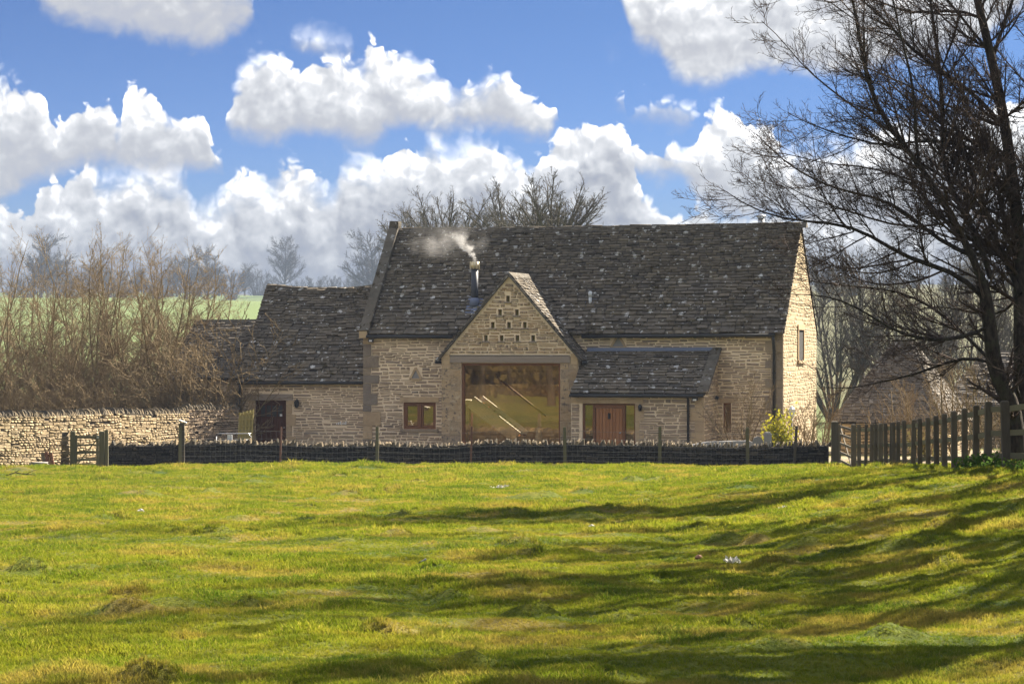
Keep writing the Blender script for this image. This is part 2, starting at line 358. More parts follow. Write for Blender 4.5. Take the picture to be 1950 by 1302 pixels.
wood_mat('dark red door', (.06, .024, .013), (.095, .036, .02), .85, spec=.1)
wood_mat('grey lintel', (.19, .155, .125), (.36, .30, .24), .9, axis=(.6, 8, 8))
wood_mat('floor boards', (.30, .20, .11), (.42, .29, .16), .6)
wood_mat('trellis wood', (.20, .17, .06), (.32, .27, .10), .8)
def plain(name, col, rough=.5, metal=0.0, var=.25, spec=.4):
    material(name, lambda g: g.bsdf(g.mix(g.m('MULTIPLY', g.noise(g.pos(), 6, 5, .6), var * 2, clamp=True), col, tuple(c * .55 for c in col)), rough, None, metal, spec))
plain('black iron', (.018, .019, .021), .45); plain('blue lead', (.13, .16, .25), .5); plain('galvanised', (.42, .43, .45), .4, .8); plain('steel cowl', (.65, .55, .36), .3, .7)
plain('white paint', (.72, .72, .70), .6); plain('clay', (.22, .11, .06), .9); plain('grey slab', (.26, .25, .24), .8); plain('wool', (.6, .58, .52), .95); plain('flue black', (.03, .035, .05), .5)
plain('wire', (.15, .15, .15), .7, .2); plain('plastic vent', (.55, .58, .62), .5); plain('bark chip', (.16, .075, .04), .9); plain('bird grey', (.16, .17, .19), .8); plain('bird black', (.02, .02, .022), .7)
plain('pale concrete', (.40, .38, .34), .9); plain('dark void', (.012, .012, .012), .9); plain('yellow moss', (.20, .17, .03), .95)
def glass(g):
    a = g.n('ShaderNodeBsdfGlossy'); a.inputs['Roughness'].default_value = .012; a.inputs['Color'].default_value = (.95, .86, .70, 1)
    pass
    t = g.n('ShaderNodeBsdfTransparent'); t.inputs[0].default_value = (.84, .80, .70, 1)
    x = g.n('ShaderNodeMixShader'); x.inputs[0].default_value = .13; g.nt.links.new(t.outputs[0], x.inputs[1]); g.nt.links.new(a.outputs[0], x.inputs[2]); return x.outputs[0]
material('window glass', glass)
def bark(name, a, b, lich=None):
    def fn(g):
        p = g.pos(); n = g.noise(g.v('MULTIPLY', p, (1, 1, .35)), 14, 5, .65); c = g.mix(g.step(n, .35, .7), a, b)
        if lich: c = g.mix(g.m('MULTIPLY', g.step(g.noise(p, 4, 4, .6), .5, .65), .6), c, lich)
        return g.bsdf(c, .9, g.bump(n, .8, .03), spec=.15)
    material(name, fn)
bark('dark bark', (.022, .018, .015), (.062, .05, .04), (.055, .055, .034)); bark('twig bark', (.06, .044, .038), (.10, .074, .06))
bark('shrub bark', (.13, .095, .05), (.24, .175, .09), (.16, .145, .06)); bark('shrub twig', (.16, .118, .065), (.24, .18, .10))
bark('grey bark', (.06, .055, .048), (.12, .108, .09)); bark('far bark', (.05, .046, .04), (.08, .07, .06)); bark('orange twig', (.15, .11, .065), (.23, .165, .095))
def leaf(name, a, b, tr=.4):
    def fn(g):
        r = g.n('ShaderNodeNewGeometry').outputs['Random Per Island']; c = g.mix(r, a, b)
        d = g.n('ShaderNodeBsdfDiffuse'); g.put(d.inputs[0], c); t = g.n('ShaderNodeBsdfTranslucent'); g.put(t.inputs[0], c)
        x = g.n('ShaderNodeMixShader'); x.inputs[0].default_value = tr; g.nt.links.new(d.outputs[0], x.inputs[1]); g.nt.links.new(t.outputs[0], x.inputs[2]); return x.outputs[0]
    material(name, leaf_fn := fn)
leaf('yellow leaf', (.42, .36, .04), (.22, .24, .03)); leaf('green leaf', (.05, .10, .02), (.09, .15, .03)); leaf('holly leaf', (.09, .075, .03), (.15, .115, .05)); leaf('straw leaf', (.45, .36, .16), (.30, .24, .10))
leaf('bramble leaf', (.10, .09, .03), (.16, .13, .05))
# grass: one colour field shared by soil and blades
def grass_col(g):
    p = g.pos(); y = g.xyz(p)[1]
    a = g.noise(p, .35, 5, .6); b = g.noise(p, 1.6, 5, .62); c = g.noise(g.v('ADD', p, (31, 7, 0)), .8, 4, .6); e = g.noise(p, 6.0, 3, .6)
    k = g.ramp(g.m('ADD', g.m('MULTIPLY', a, .4), g.m('MULTIPLY', b, .6)), [(.32, (.042, .076, .009)), (.45, (.100, .135, .013)), (.57, (.160, .178, .020)), (.70, (.23, .195, .03))])
    k = g.mix(g.m('MULTIPLY', g.step(c, .49, .64), .78), k, (.25, .195, .06))      # straw and dead thatch
    k = g.mix(g.m('MULTIPLY', g.step(e, .60, .75), .45), k, (.19, .17, .012))      # moss
    k = g.mix(g.m('MULTIPLY', g.step(g.noise(g.v('ADD', p, (3, 50, 0)), .55, 5, .65), .52, .63), .75), k, (.045, .088, .012))
    return k
def soil(g):
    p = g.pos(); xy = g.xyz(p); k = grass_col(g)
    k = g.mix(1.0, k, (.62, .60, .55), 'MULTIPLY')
    far = g.step(xy[1], 104.0, 112.0)
    crop = g.mix(g.noise(p, .012, 4, .6), (.095, .14, .045), (.12, .155, .055))
    crop = g.mix(g.step(xy[0], 10.0, 26.0), crop, g.mix(g.noise(p, .05, 4, .6), (.07, .075, .035), (.10, .095, .05)))
    k = g.mix(far, k, crop)
    yard = g.m('MULTIPLY', g.step(xy[1], 85.4, 86.0), g.m('SUBTRACT', 1.0, far))
    k = g.mix(g.m('MULTIPLY', yard, g.step(g.noise(p, .3, 4), .35, .55)), k, (.26, .215, .15))
    h = g.m('ADD', g.noise(p, 9, 4, .6), g.m('MULTIPLY', g.noise(p, 40, 3, .7), .7))
    return g.bsdf(k, .95, g.bump(h, .9, .05), spec=.1)
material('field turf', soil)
def blade(g):
    r = g.rand(); k = grass_col(g)
    k = g.mix(g.m('MULTIPLY', g.step(r, .72, 1.0), .55), k, (.30, .25, .10))
    k = g.mix(g.m('MULTIPLY', g.step(r, .30, .0), .5), k, (.075, .13, .018))
    d = g.n('ShaderNodeBsdfDiffuse'); g.put(d.inputs[0], k); t = g.n('ShaderNodeBsdfTranslucent'); g.put(t.inputs[0], g.mix(1.0, k, (1.45, 1.4, .8), 'MULTIPLY'))
    x = g.n('ShaderNodeMixShader'); x.inputs[0].default_value = .5; g.nt.links.new(d.outputs[0], x.inputs[1]); g.nt.links.new(t.outputs[0], x.inputs[2])
    return x.outputs[0]
material('grass blade', blade)

# ------------------------------------------------------------------ the ground, one sheet to the horizon
def build_ground():
    xs = np.concatenate([-np.geomspace(4000, 22, 40), np.linspace(-21, -12.2, 60), np.linspace(-12, 12, 250), np.linspace(12.2, 21, 60), np.geomspace(22, 4000, 40)])
    ys = np.concatenate([-np.geomspace(3000, 30, 20), np.linspace(-28, 12, 30), np.geomspace(12.3, 92, 340), np.geomspace(93, 5000, 90)])
    X, Y = np.meshgrid(xs, ys); Z = gz(X.ravel(), Y.ravel()); V = np.stack([X.ravel(), Y.ravel(), Z], 1)
    nx, ny = len(xs), len(ys); i = np.arange(nx - 1)[None, :] + np.arange(ny - 1)[:, None] * nx
    q = np.stack([i, i + 1, i + nx + 1, i + nx], -1).reshape(-1, 4)
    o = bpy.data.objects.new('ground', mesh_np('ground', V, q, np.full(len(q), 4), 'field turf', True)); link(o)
    tag(o, 'green pasture sloping down to the barn and the hill beyond', kind='structure')
build_ground()

# ------------------------------------------------------------------ piece helpers: stones and tiles
def stone_protos(n=10, flat=False):
    out = []
    for k in range(n):
        base = np.array([(-.5, -.5), (0, -.5), (.5, -.5), (.5, 0), (.5, .5), (0, .5), (-.5, .5), (-.5, 0)])
        j = rng.uniform(-1, 1, (8, 2)) * np.array([.05, .11]); o = base * .98 + j * .8
        f = base * np.array([.90, .74]) + j + rng.uniform(-.03, .03, (8, 2))
        V = [(a, .3, b) for a, b in o] + [(a, -1 + rng.uniform(-.25, .25), b) for a, b in f]
        Fs = [(i, (i + 1) % 8, 8 + (i + 1) % 8, 8 + i) for i in range(8)] + [tuple(range(8, 16))]
        out.append((np.array(V), Fs))
    return out
def tile_protos(n=10):                       # x across, y up the slope, z thickness
    out = []
    for k in range(n):
        j = rng.uniform(-1, 1, 8)
        b = [(-.5 + .02 * j[0], -.5 + .05 * j[1]), (-.15, -.5 + .05 * j[2]), (.2, -.5 + .05 * j[3]), (.5 + .02 * j[4], -.5 + .05 * j[5]), (.49, .62), (-.49, .62)]
        top = [1 + .2 * j[6], 1.05, 1 + .2 * j[7], 1.0, .12, .12]
        V = [(x, y, z) for (x, y), z in zip(b, top)] + [(x, y + (.03 if i < 4 else 0), -.35) for i, (x, y) in enumerate(b)]
        Fs = [tuple(range(6))] + [((i + 1) % 6, i, 6 + i, 6 + (i + 1) % 6) for i in range(6)]
        out.append((np.array(V), Fs))
    return out
def cope_protos(n=8):                        # x thickness, y wall depth, z height, rough half round slab on edge
    out = []
    for k in range(n):
        m = 7; a = np.linspace(0, math.pi, m); r = rng.uniform(.8, 1.12, m); lean = rng.uniform(-.25, .25)
        prof = [(.5 * math.cos(t) * q, max(0, math.sin(t)) ** .8 * q) for t, q in zip(a, r)]
        w0 = rng.uniform(.35, .5); V = []
        for sx in (-1, 1):
            for y, z in prof: V.append((sx * w0 * (1 - .78 * min(z, 1.1) * rng.uniform(.7, 1)) + lean * z, y, z))
        Fs = [tuple(reversed(range(m))), tuple(range(m, 2 * m))] + [(i, i + 1, m + i + 1, m + i) for i in range(m - 1)]
        out.append((np.array(V), Fs))
    return out
PR_STONE = stone_protos(); PR_TILE = tile_protos(); PR_COPE = cope_protos()
_pm = {}
def proto_mesh(protos, k, mat):
    key = (id(protos), k, mat)
    if key not in _pm:
        V, Fs = protos[k]; me = bpy.data.meshes.new('piece'); me.from_pydata(V.tolist(), [], Fs); me.update(); me.materials.append(MATS[mat]); _pm[key] = me
    return _pm[key]
def pieces(name, stuff, M, size, protos, mat, parent, limit=300):
    """M: (N,4,4) placement matrices. The largest become objects, the rest one stuff part."""
    M = np.asarray(M); N = len(M)
    if N == 0: return
    k = rng.integers(0, len(protos), N); order = np.argsort(-np.asarray(size)); solo = order[:limit]; rest = order[limit:]
    for i in solo:
        o = bpy.data.objects.new(name, proto_mesh(protos, int(k[i]), mat)); COL.objects.link(o); o.parent = parent; o.matrix_basis = Matrix(M[i].tolist())
    if len(rest):
        Vs = []; L = []; Z = []; off = 0
        for p in range(len(protos)):
            ids = rest[k[rest] == p]
            if not len(ids): continue
            V, Fs = protos[p]; W = np.einsum('nij,vj->nvi', M[ids][:, :3, :3], V) + M[ids][:, None, :3, 3]
            Vs.append(W.reshape(-1, 3)); fl = np.concatenate([np.array(f) for f in Fs]); sz = np.array([len(f) for f in Fs])
            L.append((fl[None, :] + (np.arange(len(ids)) * len(V))[:, None] + off).ravel()); Z.append(np.tile(sz, len(ids))); off += len(ids) * len(V)
        o = bpy.data.objects.new(stuff, mesh_np(stuff, np.concatenate(Vs), np.concatenate(L), np.concatenate(Z), mat)); link(o, parent); o['kind'] = 'stuff'
def frame(o, ex, en, ez=(0, 0, 1)): return np.array(o, float), np.array(ex, float), np.array(en, float), np.array(ez, float)
def rubble(fr, x0, x1, z0, z1, hm, wm, gap=.022, dep=.022, holes=(), lim=None, wob=.02):
    """coursed rubble on a plane; returns matrices and sizes. lim(z) -> (xa, xb) for gables"""
    O, ex, en, ez = fr; M = []; sz = []; z = z0; row = 0
    while z < z1 - hm * .3:
        h = hm * rng.uniform(.62, 1.4); h = min(h, z1 - z); zc = z + h / 2
        xa, xb = (x0, x1) if lim is None else lim(z + h * .8)
        iv = [(xa, xb)]
        for (a, b, c, d) in holes:
            if z + h > c + .01 and z < d - .01:
                nv = []
                for (p, q) in iv:
                    if b <= p or a >= q: nv.append((p, q)); continue
                    if a > p: nv.append((p, a))
                    if b < q: nv.append((b, q))
                iv = nv
        for p, q in iv:
            x = p
            while x < q - .05:
                w = wm * math.exp(rng.normal(0, .38)) * (.7 + .5 * min(h / hm, 1.3)); w = min(w, q - x)
                if q - x - w < wm * .4: w = q - x
                parts = [(zc, h)] if rng.random() > .22 or h < hm * .8 else [(z + h * .26, h * .5), (z + h * .76, h * .48)]
                for c_, h_ in parts:
                    cz = c_ + wob * math.sin(x * 1.7 + row * .6) * (1 if z0 + .2 < zc < z1 - .2 else 0)
                    g_ = min(gap * rng.uniform(.6, 1.3), w * .4, h_ * .4); W = w - g_; H = h_ - g_
                    if W < .04 or H < .025: continue
                    a = rng.normal(0, .02); c, s = math.cos(a), math.sin(a)
                    m = np.eye(4); m[:3, 0] = (ex * c + ez * s) * W; m[:3, 1] = -en * dep * rng.uniform(.6, 1.5); m[:3, 2] = (ez * c - ex * s) * H
                    m[:3, 3] = O + ex * (x + w / 2) + ez * cz
                    M.append(m); sz.append(W * H)
                x += w
        z += h; row += 1
    return M, sz
def tiling(O, ex, es, en, L, lim, c0=.30, c1=.16, wm=.34, thick=.028, skip=None, sag=None):
    O, ex, es, en = (np.array(q, float) for q in (O, ex, es, en)); M = []; sz = []; s = 0.0
    while s < L - .02:
        h = c0 + (c1 - c0) * s / L; h = min(h * rng.uniform(.94, 1.06), L - s + .03); xa, xb = lim(s + h / 2); x = xa + rng.uniform(-.15, 0) ; first = True
        while x < xb - .02:
            w = wm * (.65 + .45 * h / c0) * rng.uniform(.6, 1.5); 
            if first: w = max(w, xa - x + .1)
            xl = max(x, xa); xr = min(x + w, xb); first = False
            if xr - xl > .03:
                c = O + ex * ((xl + xr) / 2) + es * (s + h / 2 + rng.normal(0, .014)) + en * rng.uniform(.002, .03)
                if sag is not None: c = c + np.array([0, 0, sag((xl + xr) / 2, s)])
                if skip is None or not skip(c):
                    a = rng.normal(0, .028); ca, sa = math.cos(a), math.sin(a)
                    t = en * 1.0; m = np.eye(4)
                    e1 = ex * ca + es * sa; e2 = es * ca - ex * sa
                    m[:3, 0] = e1 * (xr - xl - .018); m[:3, 1] = e2 * h; m[:3, 2] = t * thick * rng.uniform(.7, 1.5); m[:3, 3] = c
                    M.append(m); sz.append((xr - xl) * h)
            x += w
        s += h
    return M, sz
def holed_wall(mb, x0, x1, z0, z1, y, holes, depth=.25):
    """sheet in the x-z plane with openings and their reveals"""
    xs = sorted({x0, x1, *[min(max(h[i], x0), x1) for h in holes for i in (0, 1)]}); zs = sorted({z0, z1, *[min(max(h[i], z0), z1) for h in holes for i in (2, 3)]})
    for i in range(len(xs) - 1):
        for j in range(len(zs) - 1):
            cx, cz = (xs[i] + xs[i + 1]) / 2, (zs[j] + zs[j + 1]) / 2
            if any(a < cx < b and c < cz < d for a, b, c, d in holes): continue
            mb.add([(xs[i], y, zs[j]), (xs[i + 1], y, zs[j]), (xs[i + 1], y, zs[j + 1]), (xs[i], y, zs[j + 1])], [(0, 1, 2, 3)])
    for a, b, c, d in holes:
        Y = y + depth; mb.add([(a, y, c), (b, y, c), (b, y, d), (a, y, d), (a, Y, c), (b, Y, c), (b, Y, d), (a, Y, d)], [(0, 3, 7, 4), (1, 5, 6, 2), (3, 2, 6, 7), (0, 4, 5, 1)])

# ------------------------------------------------------------------ the barn (local axes: x along the front, y into depth)
TH = R(17.1); BO = np.array([-5.34, 94.34]); LEN = 15.30; HW = 3.07; WD = 2 * HW; ZE = .78 + CZ; ZR = 4.49 + CZ; TP = (ZR - ZE) / HW
cT, sT = math.cos(TH), math.sin(TH)
def loc(px, py, yp):                      # photo pixel -> (x, z) on the plane local y = yp
    dx = (px - CX) / F; k = (yp + BO[0] * sT + BO[1] * cT) / (dx * sT + cT)
    X, Y = dx * k - BO[0], k - BO[1]; return X * cT - Y * sT, CZ + (HY - py) / F * k
def locx(px, py, xp):                     # -> (y, z) on the plane local x = xp
    dx = (px - CX) / F; k = (xp + BO[0] * cT - BO[1] * sT) / (dx * cT - sT)
    X, Y = dx * k - BO[0], k - BO[1]; return X * sT + Y * cT, CZ + (HY - py) / F * k
def bw(x, y, z=0.0): return (BO[0] + x * cT + y * sT, BO[1] - x * sT + y * cT, z)      # local -> world
def rect(pxa, pxb, pya, pyb, yp):
    xa, zb = loc(pxa, pya, yp); xb, za = loc(pxb, pyb, yp); return [xa, xb, za, zb]
FRONT = frame((0, 0, 0), (1, 0, 0), (0, -1, 0))
PY = -1.1                                  # front plane of the gabled porch
pxl, _ = loc(841, 700, PY); pxr, _ = loc(1101, 700, PY); pxc = (pxl + pxr) / 2; pze = loc(970, 680, PY)[1]; pzr = loc(973, 525, PY)[1]; phw = (pxr - pxl) / 2; ptp = (pzr - pze) / phw
LY = -2.05                                 # front plane of the lean-to
lxr = loc(1341, 800, LY)[0]; lze = loc(1240, 752, LY - .1)[1]; lzt = loc(1240, 668, 0)[1]; lxl = pxr + .02

def add_glass(name, r, y, parent): MB().box(r[0], r[1], y, y + .012, r[2], r[3]).build(name, 'window glass', parent)
def ring(mb, r, y0, y1, t, bottom=True):
    a, b, c, d = r; mb.box(a, a + t, y0, y1, c, d); mb.box(b - t, b, y0, y1, c, d); mb.box(a + t, b - t, y0, y1, d - t, d)
    if bottom: mb.box(a + t, b - t, y0, y1, c, c + t)
    return mb

def build_barn():
    B = empty('stone_barn', bw(0, 0, 0), -TH, label='long limestone barn with steep mossy stone slate roof and gabled glazed porch', cat='barn')
    # --- openings on the front
    win = rect(768, 830, 766, 817, 0.0); thin = rect(1377, 1392, 767, 823, 0.0)
    bigin = [pxl + .35, pxr - .35, -.3, 3.1]
    wall = MB(); holed_wall(wall, 0, LEN, -.6, ZE, 0, [win, thin, bigin], .3)
    # side and back walls
    gw = [locx(1519, 685, LEN)[0], locx(1529, 685, LEN)[0], locx(1524, 686, LEN)[1], locx(1524, 628, LEN)[1]]
    wall.add([(0, 0, -.6), (0, WD, -.6), (0, WD, ZE), (0, HW, ZR - .05), (0, 0, ZE)], [(4, 3, 2, 1, 0)])
    wall.add([(0, WD, -.6), (LEN, WD, -.6), (LEN, WD, ZE), (0, WD, ZE)], [(3, 2, 1, 0)])
    w = wall.build('wall', 'lime mortar', B)
    gwall = MB(); gwall.add([(LEN, 0, -.6), (LEN, WD, -.6), (LEN, WD, ZE), (LEN, HW, ZR - .05), (LEN, 0, ZE)], [(0, 1, 2, 3, 4)])
    gwl = gwall.build('gable_wall', 'gable mortar', B)
    qx = .30
    tri = [rect(781, 803, 700, 722, 0), rect(1163, 1192, 637, 662, 0)]
    M, sz = rubble(FRONT, qx, LEN - .42, -.3, ZE - .18, .105, .30, gap=.040, dep=.015, wob=.035, holes=[win[:2] + [win[2] - .05, win[3] + .2], thin[:2] + [thin[2], thin[3] + .15], [pxl, pxr, -1, pze + .1], [pxr, lxr - .25, -1, lzt - .2]] + tri)
    M = np.array(M); zc = M[:, 2, 3]; xc = M[:, 0, 3]
    hid = (np.abs(xc - pxc) < np.maximum(0, (pzr - zc) / ptp)) & (zc < pzr) & (zc > pze)
    M = M[~hid]; sz = np.array(sz)[~hid]
    pieces('stone', 'rubble_stones', M, sz, PR_STONE, 'rubble stone', w, 220)
    # dressed blocks: quoins, eaves course, window lintel and sill
    def block(r, y=-.035, yb=.02, mat='weathered ashlar', par=w, name='quoin'):
        MB().box(r[0], r[1], y, yb, r[2], r[3], .008).build(name, mat, par)
    z = -.3; k = 0
    for pa, pb, wd in ((632, 655, .40), (655, 678, .30), (678, 701, .58), (701, 714, .28), (714, 730, .60), (730, 749, .30), (749, 771, .54), (771, 784, .30), (784, 810, .66), (810, 836, .34), (836, 862, .55)):
        z1, z0 = loc(700, pa, 0)[1], loc(700, pb, 0)[1]; block([0.005, wd, z0 + .008, z1 - .008], mat='pale ashlar' if k in (0, 8, 9) else 'weathered ashlar'); k += 1
    z = -.3; k = 0
    while z < ZE - .2:
        h = rng.uniform(.26, .42); block([LEN - (.42 if k % 2 else .62), LEN - .005, z + .006, min(z + h, ZE - .18) - .006]); z += h; k += 1
    x = .5
    while x < LEN - .1:
        wdt = rng.uniform(.5, .95)
        if not (abs(x + wdt / 2 - pxc) < 1.1): block([x, min(x + wdt, LEN) - .012, ZE - .17, ZE - .03], y=-.03, mat='pale ashlar', name='eaves_stone')
        x += wdt
    block([win[0] - .12, win[1] + .12, win[3] + .005, win[3] + .2], mat='pale ashlar', name='window_lintel'); block([win[0] - .1, win[1] + .1, win[2] - .1, win[2] - .005], y=-.06, mat='weathered ashlar', name='window_sill')
    block([thin[0] - .1, thin[1] + .1, thin[3] + .005, thin[3] + .16], mat='pale ashlar', name='window_lintel')
    for r in tri:                                            # triangular vents
        a, b, c, d = r; m = (a + b) / 2; v = MB(); t = .07
        for p, q in (((a, c), (m, d)), ((m, d), (b, c)), ((b, c), (a, c))): v.bar((p[0], -.02, p[1]), (q[0], -.02, q[1]), .05, t, up=(0, 0, 1) if p[1] != q[1] else (0, 0, 1))
        f = v.build('vent_surround', 'pale ashlar', B); MB().prism([(a + .04, c + .03), (b - .04, c + .03), (m, d - .06)], -.012, -.004).build('vent_slab', 'grey slab', f)
    # casement window
    f = ring(MB(), win, .06, .14, .07).box((win[0] + win[1]) / 2 - .05, (win[0] + win[1]) / 2 + .05, .05, .15, win[2] + .07, win[3] - .07).build('window', 'oak frame', B)
    mx = (win[0] + win[1]) / 2
    for a, b in ((win[0] + .08, mx - .06), (mx + .06, win[1] - .08)):
        ring(MB(), [a, b, win[2] + .08, win[3] - .08], .075, .125, .05).build('casement', 'oak frame', f); add_glass('pane', [a + .05, b - .05, win[2] + .13, win[3] - .13], .10, f)
    f = ring(MB(), thin, .1, .16, .05).build('window', 'oak frame', B); add_glass('pane', [thin[0] + .05, thin[1] - .05, thin[2] + .05, thin[3] - .05], .12, f)
    # --- right hand gable, in the sun
    GF = frame((LEN, 0, 0), (0, 1, 0), (1, 0, 0))
    glim = lambda z: (.02, WD - .02) if z < ZE else (max(.02, (z - ZE) / TP + .05), min(WD - .02, WD - (z - ZE) / TP - .05))
    M, sz = rubble(GF, 0, WD, -.3, ZR - .35, .135, .36, gap=.016, dep=.008, holes=[[gw[0] - .1, gw[1] + .1, gw[2] - .1, gw[3] + .2]], lim=glim)
    pieces('stone', 'rubble_stones', M, sz, PR_STONE, 'gable stone', gwl, 80)
    f = MB(); f.box(LEN + .002, LEN + .05, gw[0] - .09, gw[0], gw[2], gw[3]); f.box(LEN + .002, LEN + .05, gw[1], gw[1] + .09, gw[2], gw[3]); f.box(LEN + .002, LEN + .06, gw[0] - .12, gw[1] + .12, gw[3], gw[3] + .18); f.box(LEN + .002, LEN + .08, gw[0] - .12, gw[1] + .12, gw[2] - .1, gw[2])
    f = f.build('window', 'pale ashlar', B); MB().box(LEN + .002, LEN + .012, gw[0], gw[1], gw[2], gw[3]).build('pane', 'dark void', f)
    # --- main roof
    pit = math.atan(TP); es = (0, math.cos(pit), math.sin(pit)); en = (0, -math.sin(pit), math.cos(pit)); ov = .16
    L = (HW + ov) / math.cos(pit); O = np.array([0, -ov, ZE - ov * TP]) + np.array(en) * .05
    rf = MB(); k = .02
    rf.add([(0.0, -ov, ZE - ov * TP + k), (LEN + .04, -ov, ZE - ov * TP + k), (LEN + .04, HW, ZR + k), (0.0, HW, ZR + k), (LEN + .04, WD + ov, ZE - ov * TP + k), (0.0, WD + ov, ZE - ov * TP + k)], [(0, 1, 2, 3)])
    bk = lambda x, z: (x, WD - (z - ZE) / TP, z + k); xs_ = [0, 5.2, 6.4, 7.2, 8.4, 9.2, 10.4, 11.2, 12.4, LEN + .04]; za_, zb_ = ZE + .25, ZE + 1.6  # gaps added in the unseen rear slope to let sun into the room
    rf.add([bk(0, ZE - ov * TP), bk(LEN + .04, ZE - ov * TP), bk(LEN + .04, za_), bk(0, za_)], [(3, 2, 1, 0)]); rf.add([bk(0, zb_), bk(LEN + .04, zb_), bk(LEN + .04, ZR), bk(0, ZR)], [(3, 2, 1, 0)])
    for i in range(0, 9, 2): rf.add([bk(xs_[i], za_), bk(xs_[i + 1], za_), bk(xs_[i + 1], zb_), bk(xs_[i], zb_)], [(3, 2, 1, 0)])
    roof = rf.build('roof', 'dark void', B)
    sag = lambda x, s: -.035 * math.sin(math.pi * min(max(x / LEN, 0), 1)) * (s / L) + .012 * math.sin(x * 2.1 + s * 3)
    skip = lambda c: abs(c[0] - pxc) < (pzr - c[2]) / ptp - .12 and c[2] < pzr
    M, sz = tiling(O, (1, 0, 0), es, en, L, lambda s: (.30, LEN + .09), .178, .105, .34, .046, skip, sag)
    pieces('roof_tile', 'roof_tile_field', M, sz, PR_TILE, 'stone slate', roof, 255)
    M, sz = tiling((LEN + .06, WD + ov, ZE - ov * TP + .03), (-1, 0, 0), (0, -math.cos(pit), math.sin(pit)), (0, math.sin(pit), math.cos(pit)), L, lambda s: (0, LEN + .1), .5, .4, .9, .03, lambda c: ZE + .1 < c[2] < ZE + 1.75 and 5.0 < c[0] < 12.6)
    pieces('roof_tile', 'roof_tile_field', M, sz, PR_TILE, 'stone slate', roof, 0)
    x = .28
    while x < LEN:
        l = rng.uniform(.42, .58); v = MB(); zz = ZR + .10 - .035 * math.sin(math.pi * x / LEN) + rng.normal(0, .006)
        v.add([(x, HW - .2, zz - .2), (x, HW - .02, zz), (x, HW + .02, zz), (x, HW + .2, zz - .2), (x + l - .015, HW - .2, zz - .2), (x + l - .015, HW - .02, zz + .004), (x + l - .015, HW + .02, zz), (x + l - .015, HW + .2, zz - .2)],
              [(0, 1, 5, 4), (1, 2, 6, 5), (2, 3, 7, 6), (0, 3, 2, 1), (4, 5, 6, 7)]); v.build('ridge_tile', 'coping slate', roof); x += l
    # raised coping of the left verge, in slabs, with kneeler and apex stone
    E = np.array(es); N = np.array(en); n = 7; L2 = HW / math.cos(pit) + .12; p0 = np.array([0, -.12, ZE - .12 * TP])
    for sgn in (1, -1):
        for i in range(n):
            a = p0 + E * (L2 * i / n + .006); b = p0 + E * (L2 * (i + 1) / n - .006)
            if sgn < 0: a = a * [1, -1, 1] + [0, WD, 0]; b = b * [1, -1, 1] + [0, WD, 0]
            nn = N * [1, sgn, 1]; v = MB()
            v.bar(a + nn * .12 + np.array([.12, 0, 0]), b + nn * .12 + np.array([.12, 0, 0]), .36, .20, up=tuple(nn)); v.build('coping_stone', 'coping slate', roof)
    MB().box(-.06, .30, HW - .16, HW + .16, ZR + .02, ZR + .34, .02).build('apex_stone', 'coping slate', roof)
    MB().box(-.08, .22, -.24, .06, ZE - .28, ZE + .02, .01).build('kneeler', 'pale ashlar', roof)
    # gutter on brackets, fall pipe
    gz0 = ZE - ov * TP - .03
    v = MB().tube([(.2, -ov - .07, gz0), (loc(862, 630, -.2)[0], -ov - .07, gz0 - .02)], .06, 8); gt = v.build('gutter', 'black iron', B, True)
    v = MB().tube([(loc(1108, 630, -.2)[0], -ov - .07, gz0 - .02), (LEN - .25, -ov - .07, gz0 + .02)], .06, 8); gt2 = v.build('gutter', 'black iron', B, True)
    for x in np.arange(.5, LEN - .3, .9):
        if abs(x - pxc) > 1.7: MB().box(x, x + .04, -ov - .08, .0, gz0 - .08, gz0 - .055).build('gutter_bracket', 'black iron', gt if x < pxc else gt2)
    dxp = loc(1474, 700, -.1)[0]; v = MB().tube([(LEN - .3, -ov - .07, gz0 - .02), (LEN - .3, -ov - .07, gz0 - .15), (dxp, -.10, gz0 - .55), (dxp, -.10, -.1)], .05, 8); dp = v.build('downpipe', 'black iron', B, True)
    for z in (3.0, 1.7, .5): MB().tube([(dxp, -.10, z), (dxp, -.10, z + .06)], .065, 8).build('pipe_collar', 'black iron', dp)
    # --- gabled porch
    bigw = rect(878, 1067, 691, 850, PY); bigw[2] = .02
    holes = []
    for cx_, cy_ in ((967, 569), (952, 595), (984, 595), (938, 619), (969, 619), (999, 619), (925, 644), (955, 644), (985, 644), (1015, 644)): holes.append(rect(cx_ - 3.6, cx_ + 3.6, cy_ - 6, cy_ + 5.5, PY))
    pw = MB(); zl = pze - .05
    holed_wall(pw, pxl, pxr, -.6, zl, PY, [bigw], .3)
    zs = sorted({zl, pzr, *[h[i] for h in holes for i in (2, 3)]})          # gable, in strips around the pigeon holes
    wd = lambda z: max(0.0, (pzr - z) / ptp)
    for a, b in zip(zs[:-1], zs[1:]):
        hs = sorted([h for h in holes if h[2] < (a + b) / 2 < h[3]]); cuts = [None] + hs + [None]
        for i in range(len(cuts) - 1):
            la, lb = (pxc - wd(a), pxc - wd(b)) if cuts[i] is None else (cuts[i][1], cuts[i][1]); ra, rb = (pxc + wd(a), pxc + wd(b)) if cuts[i + 1] is None else (cuts[i + 1][0],) * 2
            pw.add([(la, PY, a), (ra, PY, a), (rb, PY, b), (lb, PY, b)], [(0, 1, 2, 3)])
    for a, b, c, d in holes:
        Y = PY + .22; pw.add([(a, PY, c), (b, PY, c), (b, PY, d), (a, PY, d), (a, Y, c), (b, Y, c), (b, Y, d), (a, Y, d)], [(0, 3, 7, 4), (1, 5, 6, 2), (3, 2, 6, 7), (0, 4, 5, 1), (4, 7, 6, 5)])
